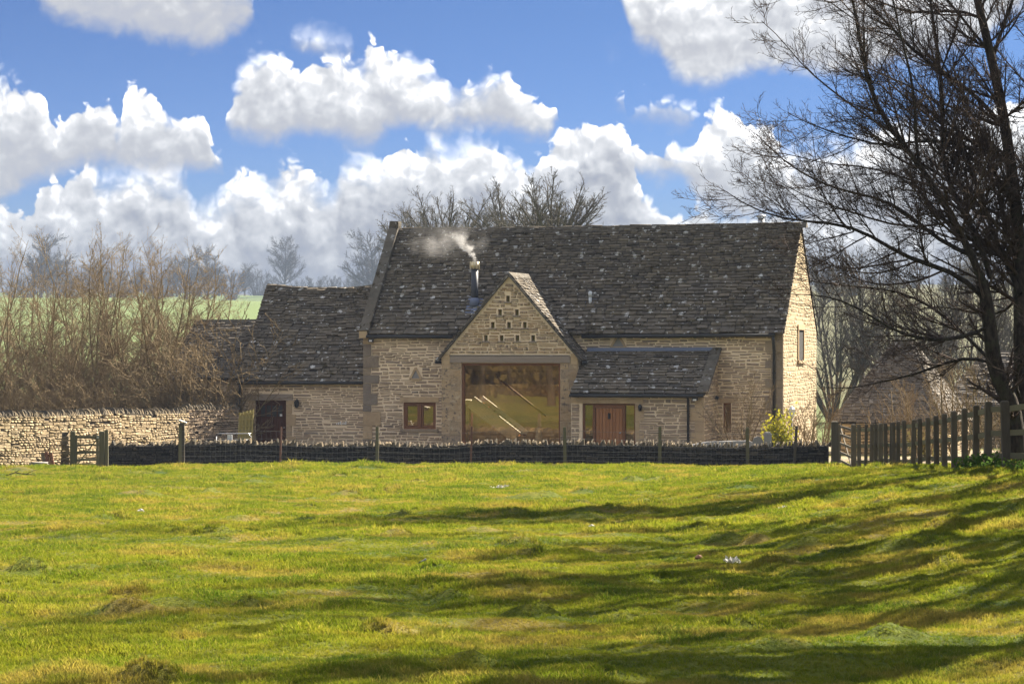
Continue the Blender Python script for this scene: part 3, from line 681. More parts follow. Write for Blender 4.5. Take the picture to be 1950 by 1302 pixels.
    for x in (pxl, pxr): pw.add([(x, PY, -.6), (x, 0, -.6), (x, 0, pze + .05), (x, PY, pze + .05)], [(0, 1, 2, 3) if x == pxr else (3, 2, 1, 0)])
    pwo = pw.build('porch_wall', 'lime mortar', B)
    for a, b, c, d in holes:
        ph = MB().box(a - .06, b + .06, PY - .07, PY - .002, c - .06, c - .005).build('perch_ledge', 'weathered ashlar', pwo); MB().box(a + .01, b - .01, PY + .16, PY + .21, c + .005, d - .01).build('nest_box_back', 'yellow moss', pwo)
    PF = frame((0, PY, 0), (1, 0, 0), (0, -1, 0))
    M, sz = rubble(PF, pxl, pxr, pze + .12, pzr - .25, .105, .27, gap=.03, dep=.022, wob=.03, holes=[[h[0] - .03, h[1] + .03, h[2] - .06, h[3] + .02] for h in holes], lim=lambda z: (pxc - wd(z) + .1, pxc + wd(z) - .1))
    pieces('stone', 'rubble_stones', M, sz, PR_STONE, 'roughcast stone', pwo, 60)
    z = -.3; k = 0                                            # rough dressed jambs each side of the glass
    while z < zl - .3:
        h = rng.uniform(.28, .5)
        for a, b in ((pxl + .004, bigw[0] - .01), (bigw[1] + .01, pxr - .004)):
            cut = a + (b - a) * (.45 if k % 2 else 1.0)
            block([a, cut - .006, z + .006, z + h - .006], PY - .02, PY + .02, 'roughcast stone', pwo, 'jamb_stone')
            if k % 2: block([cut + .006, b, z + .006, z + h - .006], PY - .018, PY + .02, 'roughcast stone', pwo, 'jamb_stone')
        z += h; k += 1
    lint = rect(858, 1086, 679, 690, PY)
    MB().box(lint[0], lint[1], PY - .05, PY + .2, bigw[3] + .01, lint[3] + .02, .006).build('timber_lintel', 'grey lintel', pwo)
    for a, b in ((pxl + .01, lint[0] - .02), (lint[1] + .02, pxr - .01)): block([a, b, bigw[3] - .04, lint[3] + .1], PY - .03, PY + .02, 'pale ashlar', pwo, 'springer_stone')
    MB().box(pxl + .3, pxr - .3, PY - .035, PY - .002, lint[3] + .03, lint[3] + .055).build('drip_slate', 'coping slate', pwo)
    f = ring(MB(), bigw, PY + .10, PY + .22, .085).build('window', 'oak frame', B)
    add_glass('pane', [bigw[0] + .085, bigw[1] - .085, bigw[2] + .085, bigw[3] - .085], PY + .16, f)
    # porch roof
    pp = math.atan(ptp); slopes = []
    pr = MB(); e = .14; ze_ = pze - e * ptp
    yb = lambda z: max((z - ZE) / TP, 0.0)
    for sgn in (-1, 1):
        xa = pxc + sgn * (phw + e); pr.add([(xa, PY - .06, ze_ + .03), (xa, 0, ze_ + .03), (pxc + sgn * (pzr - ZE) / ptp, 0.0, ZE + .03) if pzr > ZE else (pxc, 0, pzr), (pxc, yb(pzr), pzr + .03), (pxc, PY - .06, pzr + .03)], [(0, 1, 2, 3, 4) if sgn > 0 else (4, 3, 2, 1, 0)])
    pro = pr.build('porch_roof', 'dark void', B)
    for sgn in (-1, 1):
        Lp = (phw + e) / math.cos(pp); es2 = (-sgn * math.cos(pp), 0, math.sin(pp)); en2 = (sgn * math.sin(pp), 0, math.cos(pp)); ex2 = (0, sgn * 1.0, 0)
        O2 = np.array([pxc + sgn * (phw + e), 0, ze_]) + np.array(en2) * .055
        zs_ = lambda s: ze_ + s * math.sin(pp)
        lim = (lambda s: (PY - .10, yb(zs_(s)) + .03)) if sgn > 0 else (lambda s: (-yb(zs_(s)) - .03, -PY + .10))
        M, sz = tiling(O2, ex2, es2, en2, Lp, lim, .16, .11, .24, .026)
        pieces('roof_tile', 'roof_tile_field', M, sz, PR_TILE, 'stone slate', pro, 30)
        # verge slates edging the gable
        n = 13
        for i in range(n):
            a = np.array([pxc + sgn * (phw + e * .9) * (1 - i / n), PY - .075, ze_ + (pzr - ze_) * i / n + .03]); b = np.array([pxc + sgn * (phw + e * .9) * (1 - (i + 1) / n), PY - .075, ze_ + (pzr - ze_) * (i + 1) / n + .03])
            MB().bar(a, b - (b - a) * .04, .13, .05, up=en2).build('verge_slate', 'coping slate', pro)
    y = PY - .08
    while y < yb(pzr):
        l = .36; v = MB(); zz = pzr + .13
        v.add([(pxc - .17, y, zz - .17), (pxc, y, zz), (pxc + .17, y, zz - .17), (pxc - .17, y + l - .012, zz - .17), (pxc, y + l - .012, zz), (pxc + .17, y + l - .012, zz - .17)], [(0, 1, 4, 3), (1, 2, 5, 4), (0, 2, 1), (3, 4, 5)]); v.build('ridge_tile', 'coping slate', pro); y += l
    # lead valley on the right
    v = MB(); a = (pxc + (pzr - ZE) / ptp + .05, -.12, ZE - .10); v.bar((pxc + .05, yb(pzr) + .04, pzr + .10), a, .10, .03); v.bar(a, (pxr + e + .08, -.10, ze_ + .02), .16, .03); v.build('lead_valley', 'black iron', pro)
    MB().tube([(pxl - e - .05, PY - .1, ze_ - .02), (pxl - e - .05, -.03, ze_ - .04)], .05, 8).build('gutter', 'black iron', pro, True)
    MB().tube([(pxr + e + .05, PY - .1, ze_ - .02), (pxr + e + .05, -.1, ze_ - .04)], .05, 8).build('gutter', 'black iron', pro, True)
    v = MB().tube([(pxr + e + .03, PY + .35, ze_ - .05), (pxr + .1, PY + .35, ze_ - .2), (pxr + .1, PY + .35, .0)], .042, 8); v.build('downpipe', 'black iron', B, True)
    # floor slab inside
    MB().box(.05, LEN - .05, PY + .3, WD - .05, -.3, .02).build('floor_slab', 'floor boards', B)
    MB().box(.3, LEN - .3, WD - .2, WD - .1, .02, ZE).build('inner_wall', 'plaster', B)
    MB().box(.3, LEN - .3, 3.2, 3.3, .02, 2.55).build('inner_wall', 'plaster', B)  # partition added behind the stair, catching bounced sun to warm the pane
    # --- vent pipe and ridge flue
    def on_roof(px, py):
        lo, hi = -.2, HW
        for _ in range(40):
            m = (lo + hi) / 2; x, z = loc(px, py, m)
            if z < ZE + m * TP + .06: hi = m
            else: lo = m
        # the ray meets the slope where z equals the roof height
        best = min(np.linspace(-.2, HW, 400), key=lambda m: abs(loc(px, py, m)[1] - (ZE + m * TP + .06))); x, z = loc(px, py, best); return x, best, z
    x, y, z = on_roof(1124, 578)
    vp = MB().tube([(x, y, z - .1), (x, y, z + .24)], .055, 10).build('vent_pipe', 'plastic vent', B, True); MB().tube([(x, y, z + .24), (x, y, z + .40), (x, y, z + .44)], [.07, .07, .03], 10).build('vent_cap', 'plastic vent', vp, True)
    v = MB(); v.bar(np.array([x, y, z]) - E * .28 + N * .02, np.array([x, y, z]) + E * .2 + N * .02, .42, .02, up=en); v.build('lead_flashing', 'blue lead', vp)
    x = loc(1450, 420, HW + .4)[0]; y = HW + .35
    fp = MB().tube([(x, y, ZR - .5), (x, y, ZR + .28)], .12, 10).build('flue_pipe', 'galvanised', B, True); MB().tube([(x, y, ZR + .32), (x, y, ZR + .36), (x, y, ZR + .42)], [.19, .18, .03], 10).build('flue_cowl', 'galvanised', fp, True)
    for a in range(3): MB().bar((x + .1 * math.cos(a * 2.1), y + .1 * math.sin(a * 2.1), ZR + .26), (x + .1 * math.cos(a * 2.1), y + .1 * math.sin(a * 2.1), ZR + .34), .02, .02).build('cowl_stay', 'galvanised', fp)
    # --- the smoking stove flue
    x, y, z = on_roof(904, 580); px_m = 54.0
    fl = MB().tube([(x, y, z - .2), (x, y, z + 1.28)], .125, 14).build('stove_flue', 'flue black', B, True)
    v = MB(); v.bar(np.array([x, y, z]) - E * .42 + N * .03, np.array([x, y, z]) + E * .35 + N * .03, .55, .03, up=en); v.build('lead_flashing', 'blue lead', fl)
    MB().tube([(x, y, z - .05), (x, y, z + .16), (x, y, z + .24)], [.2, .17, .13], 14).build('flue_collar', 'blue lead', fl, True)
    cw = MB().tube([(x, y, z + 1.28), (x, y, z + 1.52)], .165, 14).build('flue_cowl', 'steel cowl', fl, True)
    for a in range(8):
        q = a * math.pi / 4; MB().bar((x + .17 * math.cos(q), y + .17 * math.sin(q), z + 1.27), (x + .17 * math.cos(q), y + .17 * math.sin(q), z + 1.54), .025, .025).build('cowl_rib', 'steel cowl', fl)
    # --- wall lamp high on the left corner
    a = loc(708, 650, -.1); lp = MB().tube([(a[0], -.03, a[1]), (a[0], -.16, a[1] + .02)], .035, 8).build('floodlight', 'black iron', B, True)
    MB().box(a[0] - .09, a[0] + .09, -.22, -.12, a[1] - .02, a[1] + .10).build('lamp_housing', 'black iron', lp); MB().box(a[0] - .05, a[0] + .05, -.24, -.222, a[1] - .005, a[1] + .05).build('lamp_lens', 'white paint', lp)
    a = loc(757, 634, -.05); MB().box(a[0] - .06, a[0] + .06, -.05, -.01, a[1] - .1, a[1]).build('iron_bracket', 'black iron', w)
    return B, (x, y, z + 1.52)
BARN, FLUE = build_barn()

# --- staircase seen through the big pane
def build_stair():
    a = loc(905, 764, 1.6); b = loc(992, 832, 1.6); d = np.array([b[0] - a[0], b[1] - a[1]])
    s = empty('staircase', bw(a[0], 1.6, .02), -TH, label='pale staircase with handrail behind the big glazed opening', cat='staircase')
    def q(x, z): return (x - a[0], z - .02)
    for y in (-.5, .5): p0 = q(*a); p1 = q(*b); MB().bar((p0[0], y, p0[1]), (p1[0], y, max(p1[1], .0)), .06, .46).build('stringer', 'white paint', s)
    n = 9
    for i in range(n):
        t = (i + .5) / n; x, z = q(a[0] + d[0] * t, a[1] + d[1] * t)
        if z > .05: MB().box(x - .14, x + .14, -.47, .47, z - .02, z + .03).build('tread', 'oak door', s)
    h0 = loc(946, 716, 1.2); h1 = loc(1042, 792, 1.2); p0 = q(*h0); p1 = q(*h1); MB().bar((p0[0], -.55, p0[1]), (p1[0], -.55, p1[1]), .05, .06).build('handrail', 'oak frame', s)
    p = q(*loc(880, 760, 1.6)); MB().box(p[0] - .8, 0, -.5, .5, q(*a)[1] - .1, q(*a)[1] + .06).build('landing', 'white paint', s)
    for i in range(4): MB().bar((-.6 + i * .18, -.45, 0), (-.6 + i * .18, -.45, q(*a)[1] - .1), .05, .05).build('post', 'oak frame', s)
    c = loc(1025, 800, 2.4); o = MB().tube([(0, 0, 0), (0, 0, .35), (.02, 0, .7), (0, 0, 1.0)], [.16, .12, .14, .05], 10).build('white_figurine', 'white paint', None, True, label='slim white ornament standing behind the glass', cat='ornament')
    o.location = bw(c[0], 2.4, .02)
build_stair()

# ------------------------------------------------------------------ lean-to entrance on the right of the porch
def build_leanto():
    B = empty('entrance_lean_to', bw(lxl, LY, 0), -TH, label='low stone lean-to with slate roof and plank front door beside the gabled porch', cat='lean-to')
    def sub(x, y): return x - lxl, y - LY
    X = lambda x: x - lxl; W = lxr - lxl; D = -LY
    ent = [X(loc(1109, 800, LY)[0]), X(loc(1210, 800, LY)[0]), .0, loc(1150, 768, LY)[1]]; ent[0] = max(ent[0], .02)
    mb = MB(); holed_wall(mb, 0, W, -.5, lze + .05, 0, [ent], .28)
    zt = lzt - .1; mb.add([(W, 0, -.5), (W, D, -.5), (W, D, zt), (W, 0, lze)], [(0, 1, 2, 3)])
    mb.add([(0, .28, -.5), (W, .28, -.5), (W, .28, lze), (0, .28, lze)], [(3, 2, 1, 0)]) if False else None
    w = mb.build('wall', 'lime mortar', B)
    F_ = frame((0, 0, 0), (1, 0, 0), (0, -1, 0))
    M, sz = rubble(F_, 0, W - .3, -.2, lze - .05, .115, .33, gap=.026, dep=.02, holes=[[ent[0] - .1, ent[1] + .12, -1, ent[3] + .22]])
    pieces('stone', 'rubble_stones', M, sz, PR_STONE, 'rubble stone', w, 200)
    E_ = frame((W, 0, 0), (0, 1, 0), (1, 0, 0)); sl = (zt - lze) / D
    M, sz = rubble(E_, 0, D, -.2, zt - .15, .13, .32, gap=.015, dep=.014, lim=lambda z: (.02 if z < lze - .05 else (z - lze) / sl + .12, D))
    pieces('stone', 'rubble_stones', M, sz, PR_STONE, 'rubble stone', w, 60)
    MB().box(.0, ent[1] + .28, -.03, .2, ent[3] + .012, ent[3] + .2, .004).build('door_lintel', 'pale ashlar', w)
    z = -.2; k = 0
    while z < lze - .2:
        h = rng.uniform(.3, .45); MB().box(W - (.32 if k % 2 else .48), W - .004, -.03, .02, z + .006, min(z + h, lze - .03) - .006, .006).build('quoin', 'pale ashlar', w)
        MB().box(ent[1] + .015, ent[1] + (.14 if k % 2 else .3), -.026, .02, z + .006, min(z + h, ent[3]) - .006, .004).build('quoin', 'pale ashlar', w); z += h; k += 1
    # door with side lights
    dr = [X(loc(1133, 800, LY)[0]), X(loc(1185, 800, LY)[0]), .03, loc(1150, 776, LY)[1]]; fr = [dr[0] - .09, dr[1] + .09, .0, ent[3]]
    e = ring(MB(), [ent[0], ent[1], .0, ent[3]], .08, .18, .06, False).box(fr[0], dr[0], .06, .19, .0, ent[3] - .06).box(dr[1], fr[1], .06, .19, .0, ent[3] - .06).box(dr[0], dr[1], .06, .19, dr[3], ent[3] - .06).build('door_frame', 'oak frame', B)
    door = MB().box(dr[0] + .01, dr[1] - .01, .11, .15, dr[2], dr[3] - .01).build('door', 'oak door', B); n = 8
    for i in range(n):
        a = dr[0] + .01 + (dr[1] - dr[0] - .02) * i / n; b = dr[0] + .01 + (dr[1] - dr[0] - .02) * (i + 1) / n; MB().box(a + .006, b - .006, .088, .112, dr[2], dr[3] - .012).build('plank', 'oak door', door)
    kx = (dr[0] + dr[1]) / 2; kz = loc(1160, 792, LY)[1]; MB().box(kx - .045, kx + .045, .07, .088, kz - .1, kz + .1).tube([(kx, .06, kz + .06), (kx, .055, kz - .07)], .02, 6).build('knocker', 'black iron', door)
    MB().tube([(dr[1] - .09, .09, 1.0), (dr[1] - .09, .04, 1.0)], .028, 8).build('handle', 'galvanised', door)
    for a, b in ((ent[0] + .06, fr[0]), (fr[1], ent[1] - .06)): add_glass('side_light', [a, b, .02, ent[3] - .06], .12, e)
    MB().box(ent[0] + .01, ent[1] - .01, .3, 1.6, -.02, .03).build('hall_floor', 'pale concrete', B)
    # roof
    run = D + .12; pit = math.atan2(lzt - lze, D + .1); L = run / math.cos(pit); es = (0, math.cos(pit), math.sin(pit)); en = (0, -math.sin(pit), math.cos(pit))
    r = MB().add([(-.02, -.12, lze - .0), (W + .06, -.12, lze - .0), (W + .06, D - .01, lzt), (-.02, D - .01, lzt)], [(0, 1, 2, 3)]).build('roof', 'dark void', B)
    M, sz = tiling(np.array([0, -.13, lze]) + np.array(en) * .045, (1, 0, 0), es, en, L - .1, lambda s: (-.0 + .0 * s, W - .18), .19, .125, .46, .040)
    pieces('roof_tile', 'roof_tile_field', M, sz, PR_TILE, 'stone slate', r, 300)
    for i in range(7):
        a = np.array([W - .02, -.13, lze]) + np.array(es) * (L * i / 7) + np.array(en) * .09; b = a + np.array(es) * (L / 7 - .012); MB().bar(a, b, .36, .09, up=en).build('coping_stone', 'coping slate', r)
    MB().bar((.05, D - .10, lzt + .05), (W - .15, D - .10, lzt + .06), .18, .12).build('lead_flashing', 'blue lead', r)
    MB().tube([(-.0, -.22, lze - .03), (W + .02, -.22, lze - .02)], .055, 8).build('gutter', 'black iron', B, True)
    x = X(loc(1310, 800, LY - .1)[0]); MB().tube([(x, -.2, lze - .05), (x, -.08, lze - .18), (x, -.08, -.1)], .042, 8).build('downpipe', 'black iron', B, True)
    a = loc(1324, 760, LY - .1); lp = MB().tube([(X(a[0]), -.02, a[1] + .1), (X(a[0]), -.14, a[1] + .04)], .03, 8).build('floodlight', 'black iron', B, True)
    MB().box(X(a[0]) - .09, X(a[0]) + .09, -.2, -.08, a[1] - .04, a[1] + .06).build('lamp_housing', 'black iron', lp); MB().box(X(a[0]) - .06, X(a[0]) + .06, -.215, -.202, a[1] - .05, a[1] + .01).build('lamp_lens', 'white paint', lp)
    a = loc(1219, 777, LY - .1); bl = MB().tube([(X(a[0]), -.02, a[1]), (X(a[0]), -.12, a[1])], .05, 8).build('wall_lantern', 'black iron', B, True); MB().tube([(X(a[0]), -.12, a[1] - .1), (X(a[0]), -.12, a[1] + .08), (X(a[0]), -.12, a[1] + .13)], [.05, .075, .02], 8).build('lantern_shade', 'black iron', bl, True)
    yv, zv = locx(1372, 712, lxr + .06); MB().tube([(W + .05, D - .5, 2.2), (W + .14, D - .5, 2.15)], .06, 8).build('wall_ring', 'black iron', B, True)
build_leanto()

# ------------------------------------------------------------------ left wing
AY = .22; AHW = 2.7
axl = loc(461, 800, AY)[0]; aze = loc(600, 719, AY - .1)[1]; azr = loc(600, 543, AY + AHW)[1]
def build_wing():
    B = empty('barn_wing', bw(axl, AY, 0), -TH, label='lower stone wing with sagging slate roof and dark brown stable door left of barn', cat='outbuilding')
    W = -axl; X = lambda x: x - axl; tp = (azr - aze) / AHW; WDt = 2 * AHW
    dr = [X(loc(486, 800, AY)[0]), X(loc(545, 800, AY)[0]), .0, loc(515, 762, AY)[1]]
    mb = MB(); holed_wall(mb, 0, W, -.5, aze, 0, [dr], .22)
    mb.add([(0, 0, -.5), (0, WDt, -.5), (0, WDt, aze), (0, AHW, azr), (0, 0, aze)], [(4, 3, 2, 1, 0)]); mb.add([(0, WDt, -.5), (W, WDt, -.5), (W, WDt, aze), (0, WDt, aze)], [(3, 2, 1, 0)])
    w = mb.build('wall', 'lime mortar', B)
    jl = [X(loc(474, 800, AY)[0]), X(loc(556, 800, AY)[0])]
    M, sz = rubble(frame((0, 0, 0), (1, 0, 0), (0, -1, 0)), .0, W, -.2, aze - .12, .10, .30, gap=.036, dep=.015, wob=.03, holes=[[jl[0], jl[1] + .05, -1, dr[3] + .26]])
    pieces('stone', 'rubble_stones', M, sz, PR_STONE, 'rubble stone', w, 260)
    MB().box(jl[0] - .03, jl[1] + .03, -.05, .15, dr[3] + .008, dr[3] + .23, .008).build('timber_lintel', 'grey lintel', w)
    z = -.2; k = 0
    while z < dr[3] - .05:
        h = rng.uniform(.28, .5); t = min(z + h, dr[3])
        MB().box(jl[0], dr[0] - .008, -.03, .05, z + .006, t - .006, .004).build('jamb_stone', 'pale ashlar', w); MB().box(dr[1] + .008, jl[1] + (.16 if k % 2 else 0), -.03, .05, z + .006, t - .006, .004).build('jamb_stone', 'pale ashlar', w); z += h; k += 1
    x = 0
    while x < W - .1: l = rng.uniform(.5, .9); MB().box(x, min(x + l, W) - .01, -.028, .02, aze - .11, aze - .01).build('eaves_stone', 'pale ashlar', w); x += l
    d = MB().box(dr[0] + .06, dr[1] - .06, .10, .14, .03, dr[3] - .06).build('door', 'dark red door', B); ring(MB(), dr, .05, .16, .06, False).build('door_frame', 'dark red door', d)
    n = 7; wz = dr[3] - .62
    for i in range(n):
        a = dr[0] + .065 + (dr[1] - dr[0] - .13) * i / n; b = a + (dr[1] - dr[0] - .13) / n; MB().box(a + .004, b - .004, .082, .102, .03, wz - .04).build('plank', 'dark red door', d)
    for i in range(4):
        a = dr[0] + .16 + i * (dr[1] - dr[0] - .32) / 4; b = a + (dr[1] - dr[0] - .32) / 4; ring(MB(), [a, b, wz, dr[3] - .16], .085, .105, .025).build('glazing_bar', 'dark red door', d); MB().box(a + .025, b - .025, .09, .098, wz + .025, dr[3] - .185).build('pane', 'black iron', d)
    MB().box(dr[1] - .28, dr[1] - .19, .078, .084, wz + .04, wz + .12).build('sticker', 'white paint', d)
    MB().tube([(dr[1] - .1, .09, 1.0), (dr[1] - .1, .03, 1.0)], .025, 6).build('handle', 'galvanised', d)
    pit = math.atan(tp); L = (AHW + .14) / math.cos(pit); es = (0, math.cos(pit), math.sin(pit)); en = (0, -math.sin(pit), math.cos(pit))
    sag = lambda x, s: (-.16 * math.sin(math.pi * min(max(x / W, 0), 1)) ** 1.3) * (s / L) - .02 + .015 * math.sin(x * 2.3 + s * 2)
    r = MB()
    for i in range(8):
        for fl in (0, 1):
            x0, x1 = W * i / 8 - (.08 if i == 0 else 0), W * (i + 1) / 8; yb = -.14 if not fl else WDt + .14
            q = [(x0, yb, aze - .14 * tp - .03), (x1, yb, aze - .14 * tp - .03), (x1, AHW, azr + sag(x1, L) - .03), (x0, AHW, azr + sag(x0, L) - .03)]; r.add(q, [(0, 1, 2, 3) if not fl else (3, 2, 1, 0)])
    r = r.build('roof', 'dark void', B)
    M, sz = tiling(np.array([0, -.14, aze - .14 * tp]) + np.array(en) * .045, (1, 0, 0), es, en, L, lambda s: (-.12, W + .0), .175, .11, .33, .046, None, sag)
    pieces('roof_tile', 'roof_tile_field', M, sz, PR_TILE, 'stone slate', r, 300)
    x = -.1
    while x < W - .1:
        l = min(.46, W - x); z0 = azr + .09 + sag(x, L); z1 = azr + .09 + sag(x + l, L)
        MB().add([(x, AHW - .2, z0 - .2), (x, AHW, z0), (x, AHW + .2, z0 - .2), (x + l - .01, AHW - .2, z1 - .2), (x + l - .01, AHW, z1), (x + l - .01, AHW + .2, z1 - .2)], [(0, 1, 4, 3), (1, 2, 5, 4), (0, 2, 1), (3, 4, 5)]).build('ridge_tile', 'coping slate', r); x += l
    gt = MB().tube([(-.1, -.22, aze - .2), (W - .05, -.22, aze - .18)], .055, 8).build('gutter', 'black iron', B, True)
    dp = MB().tube([(.0, -.2, aze - .2), (.0, -.2, aze - .4), (-.08, -.1, aze - .7), (-.08, -.1, .0)], .05, 8).build('downpipe', 'black iron', B, True); MB().box(-.18, .02, -.2, -.02, aze - 1.0, aze - .7).build('hopper', 'black iron', dp)
    a = loc(566, 768, AY - .1); lx = X(a[0]); l = MB().tube([(lx, -.02, a[1] + .1), (lx, -.14, a[1] + .16), (lx, -.16, a[1] + .1)], .02, 6).build('wall_lantern', 'black iron', B, True)
    MB().tube([(lx, -.16, a[1] - .16), (lx, -.16, a[1] - .1), (lx, -.16, a[1] + .06), (lx, -.16, a[1] + .13)], [.03, .07, .10, .02], 6).build('lantern_cage', 'black iron', l)
    # small white name letters fixed to the wall
    a = loc(650, 806, AY - .05)
    for i in range(6):
        h = .05 + .03 * ((i * 7) % 3); MB().box(X(a[0]) - .2 + i * .07, X(a[0]) - .2 + i * .07 + .035, -.04, -.026, a[1] - .04, a[1] - .04 + h).build('name_letter', 'white paint', w)
build_wing()

# ------------------------------------------------------------------ other buildings
def simple_building(name, label, cat, o, rz, W, D, ze, zr, wallm, hip=0.0, group=None, tiles=300, ridge=True):
    """o: front left corner in the world; gabled (hip=0) or hipped roof, every slope tiled"""
    B = empty(name, o, rz, label=label, cat=cat, group=group); h = D / 2; tp = (zr - ze) / h
    mb = MB().add([(0, 0, -.8), (W, 0, -.8), (W, D, -.8), (0, D, -.8), (0, 0, ze), (W, 0, ze), (W, D, ze), (0, D, ze)], [(0, 1, 5, 4), (1, 2, 6, 5), (2, 3, 7, 6), (3, 0, 4, 7)])
    if hip == 0: mb.add([(0, 0, ze), (0, h, zr), (0, D, ze), (W, 0, ze), (W, h, zr), (W, D, ze)], [(0, 1, 2), (5, 4, 3)])
    w = mb.build('wall', 'earth gap' if wallm == 'golden stone' else 'lime mortar', B)
    for fr, ln in ((frame((0, 0, 0), (1, 0, 0), (0, -1, 0)), W), (frame((W, 0, 0), (0, 1, 0), (1, 0, 0)), D)):
        M, sz = rubble(fr, 0, ln, -.3, ze - .05, .13, .34, gap=.015, dep=.015); pieces('stone', 'rubble_stones', M, sz, PR_STONE, wallm, w, 100)
    e = .15; rx0, rx1 = (hip, W - hip); k = -.02; z0 = ze - e * tp + k
    V = [(-e, -e, z0), (W + e, -e, z0), (W + e, D + e, z0), (-e, D + e, z0), (rx0, h, zr + k), (rx1, h, zr + k)]
    r = MB().add(V, [(0, 1, 5, 4), (1, 2, 5), (2, 3, 4, 5), (3, 0, 4)]).build('roof', 'dark void', B)
    pit = math.atan(tp); L = (h + e) / math.cos(pit); n = np.array
    lim = lambda s: (-e + (rx0 + e) * s / L, W + e + (rx1 - W - e) * s / L)
    M, sz = tiling(n([0, -e, z0]) + n([0, -math.sin(pit), math.cos(pit)]) * .05, (1, 0, 0), (0, math.cos(pit), math.sin(pit)), (0, -math.sin(pit), math.cos(pit)), L, lim, .15, .11, .30, .026)
    pieces('roof_tile', 'roof_tile_field', M, sz, PR_TILE, 'outbuilding slate', r, tiles)
    if hip > 0:
        p2 = math.atan2(zr - ze + e * tp, hip + e); L2 = (hip + e) / math.cos(p2); ex, es, en = (0, 1, 0), (-math.cos(p2), 0, math.sin(p2)), (math.sin(p2), 0, math.cos(p2))
        M, sz = tiling(n([W + e, 0, z0]) + n(en) * .05, ex, es, en, L2, lambda s: (-e + (h + e) * s / L2, D + e - (h + e) * s / L2), .15, .11, .30, .026)
        pieces('roof_tile', 'roof_tile_field', M, sz, PR_TILE, 'outbuilding slate', r, tiles // 3)
    x = rx0
    while x < rx1 - .05:
        l = min(.45, rx1 - x); MB().add([(x, h - .17, zr - .08), (x, h, zr + .1), (x, h + .17, zr - .08), (x + l - .01, h - .17, zr - .08), (x + l - .01, h, zr + .1), (x + l - .01, h + .17, zr - .08)], [(0, 1, 4, 3), (1, 2, 5, 4), (0, 2, 1), (3, 4, 5)]).build('ridge_tile', 'coping slate', r); x += l
    return B
# shed left of the wing, behind the bare hornbeams
a = loc(325, 800, .6); b = axl
simple_building('low_shed', 'low shed with brown slate roof half hidden by bare shrubs left of the wing', 'shed', bw(a[0], .5, 0), -TH, b - a[0] - .05, 4.6, loc(430, 715, .4)[1], loc(440, 613, 2.8)[1], 'rubble stone', tiles=200)
def world_at(px, py, Y): return ray(px, py, Y)
# hipped outbuildings right of the barn
p = world_at(1597, 797, 96); q = world_at(1780, 797, 96)
simple_building('hipped_outbuilding', 'small outbuilding with hipped slate roof, its right slope sunlit, behind rail fence', 'outbuilding', (p[0], 97.2, 0), R(-23), 3.9, 4.8, p[2], world_at(1670, 652, 98.3)[2], 'golden stone', hip=1.55, tiles=300)
p = world_at(1782, 790, 104)
simple_building('rear_outbuilding', 'farther outbuilding with slate roof seen behind the leaning tree trunk', 'outbuilding', (p[0], 104, 0), R(-10), 6.5, 5.2, world_at(1800, 772, 104)[2], world_at(1850, 672, 106.5)[2], 'golden stone', hip=1.9, tiles=260)

# ------------------------------------------------------------------ dry stone walls
def dry_wall(name, label, pts, hgt, thick, mat, gapm, hm, wm, cope, copem, limit=300, cope_gap=.15, cope_h=.2, group=None):
    """pts: world (x, y) polyline; the first side faced with stones is on the right hand (towards the camera)"""
    o = empty(name, (*pts[0], gzf(*pts[0])), 0, label=label, cat='stone wall', group=group); ob = np.array(o.location)
    body = MB(); M, sz, C = [], [], []
    for (x0, y0), (x1, y1) in zip(pts[:-1], pts[1:]):
        d = np.array([x1 - x0, y1 - y0, 0.0]); L = np.linalg.norm(d); d /= L; nrm = np.array([d[1], -d[0], 0])
        n = max(1, int(L / 2.0))
        for i in range(n):
            a = np.array([x0, y0, 0]) + d * L * i / n; b = np.array([x0, y0, 0]) + d * L * (i + 1) / n
            za, zb = gzf(a[0], a[1]) - .05, gzf(b[0], b[1]) - .05; k = []
            for p_, z in ((a, za), (b, zb)):
                for s_, zz in ((.5, 0), (-.5, 0), (-.5, hgt), (.5, hgt)): k.append(p_ + nrm * s_ * thick * .93 + [0, 0, z + zz] - ob)
            body.add(k, [(0, 1, 2, 3), (7, 6, 5, 4), (0, 4, 5, 1), (1, 5, 6, 2), (2, 6, 7, 3), (3, 7, 4, 0)])
            O = a + nrm * thick * .47 + [0, 0, (za + zb) / 2] - ob; sl = np.array([0, 0, (zb - za) / (L / n)]); ex = d + sl; ex /= np.linalg.norm(ex)
            m_, s_ = rubble((O, ex, nrm, np.array([0, 0, 1.0])), 0, L / n + .0, 0, hgt, hm, wm, gap=.012, dep=.03); M += m_; sz += s_
            O2 = b - nrm * thick * .47 + [0, 0, (za + zb) / 2] - ob; m_, s_ = rubble((O2, -d, -nrm, np.array([0, 0, 1.0])), 0, L / n, 0, hgt, hm * 1.6, wm * 1.6, gap=.012, dep=.03); M += m_; sz += [q * 1e-4 for q in s_]
        s = 0.0
        while s < L:
            t = cope_gap * rng.uniform(.7, 1.4); p_ = np.array([x0, y0, 0]) + d * (s + t / 2); z = gzf(p_[0], p_[1]) - .05 + hgt - .02
            m = np.eye(4); a = rng.normal(-.28, .2); c_, s_ = math.cos(a), math.sin(a); up = np.array([0, 0, 1.0])
            m[:3, 0] = (d * c_ + up * s_) * t * 1.0; m[:3, 1] = -nrm * thick * rng.uniform(.85, 1.12); m[:3, 2] = (up * c_ - d * s_) * cope_h * rng.uniform(.7, 1.3); m[:3, 3] = p_ + [0, 0, z] - ob
            C.append(m); s += t
    w = body.build('core', gapm, o); pieces('stone', 'wall_stones', M, sz, PR_STONE, mat, o, limit)
    pieces('cope_stone', 'cope_row', C, np.ones(len(C)), PR_COPE, copem, o, 300); return o
def gp(px, Y): return ((px - CX) / F * Y, Y)
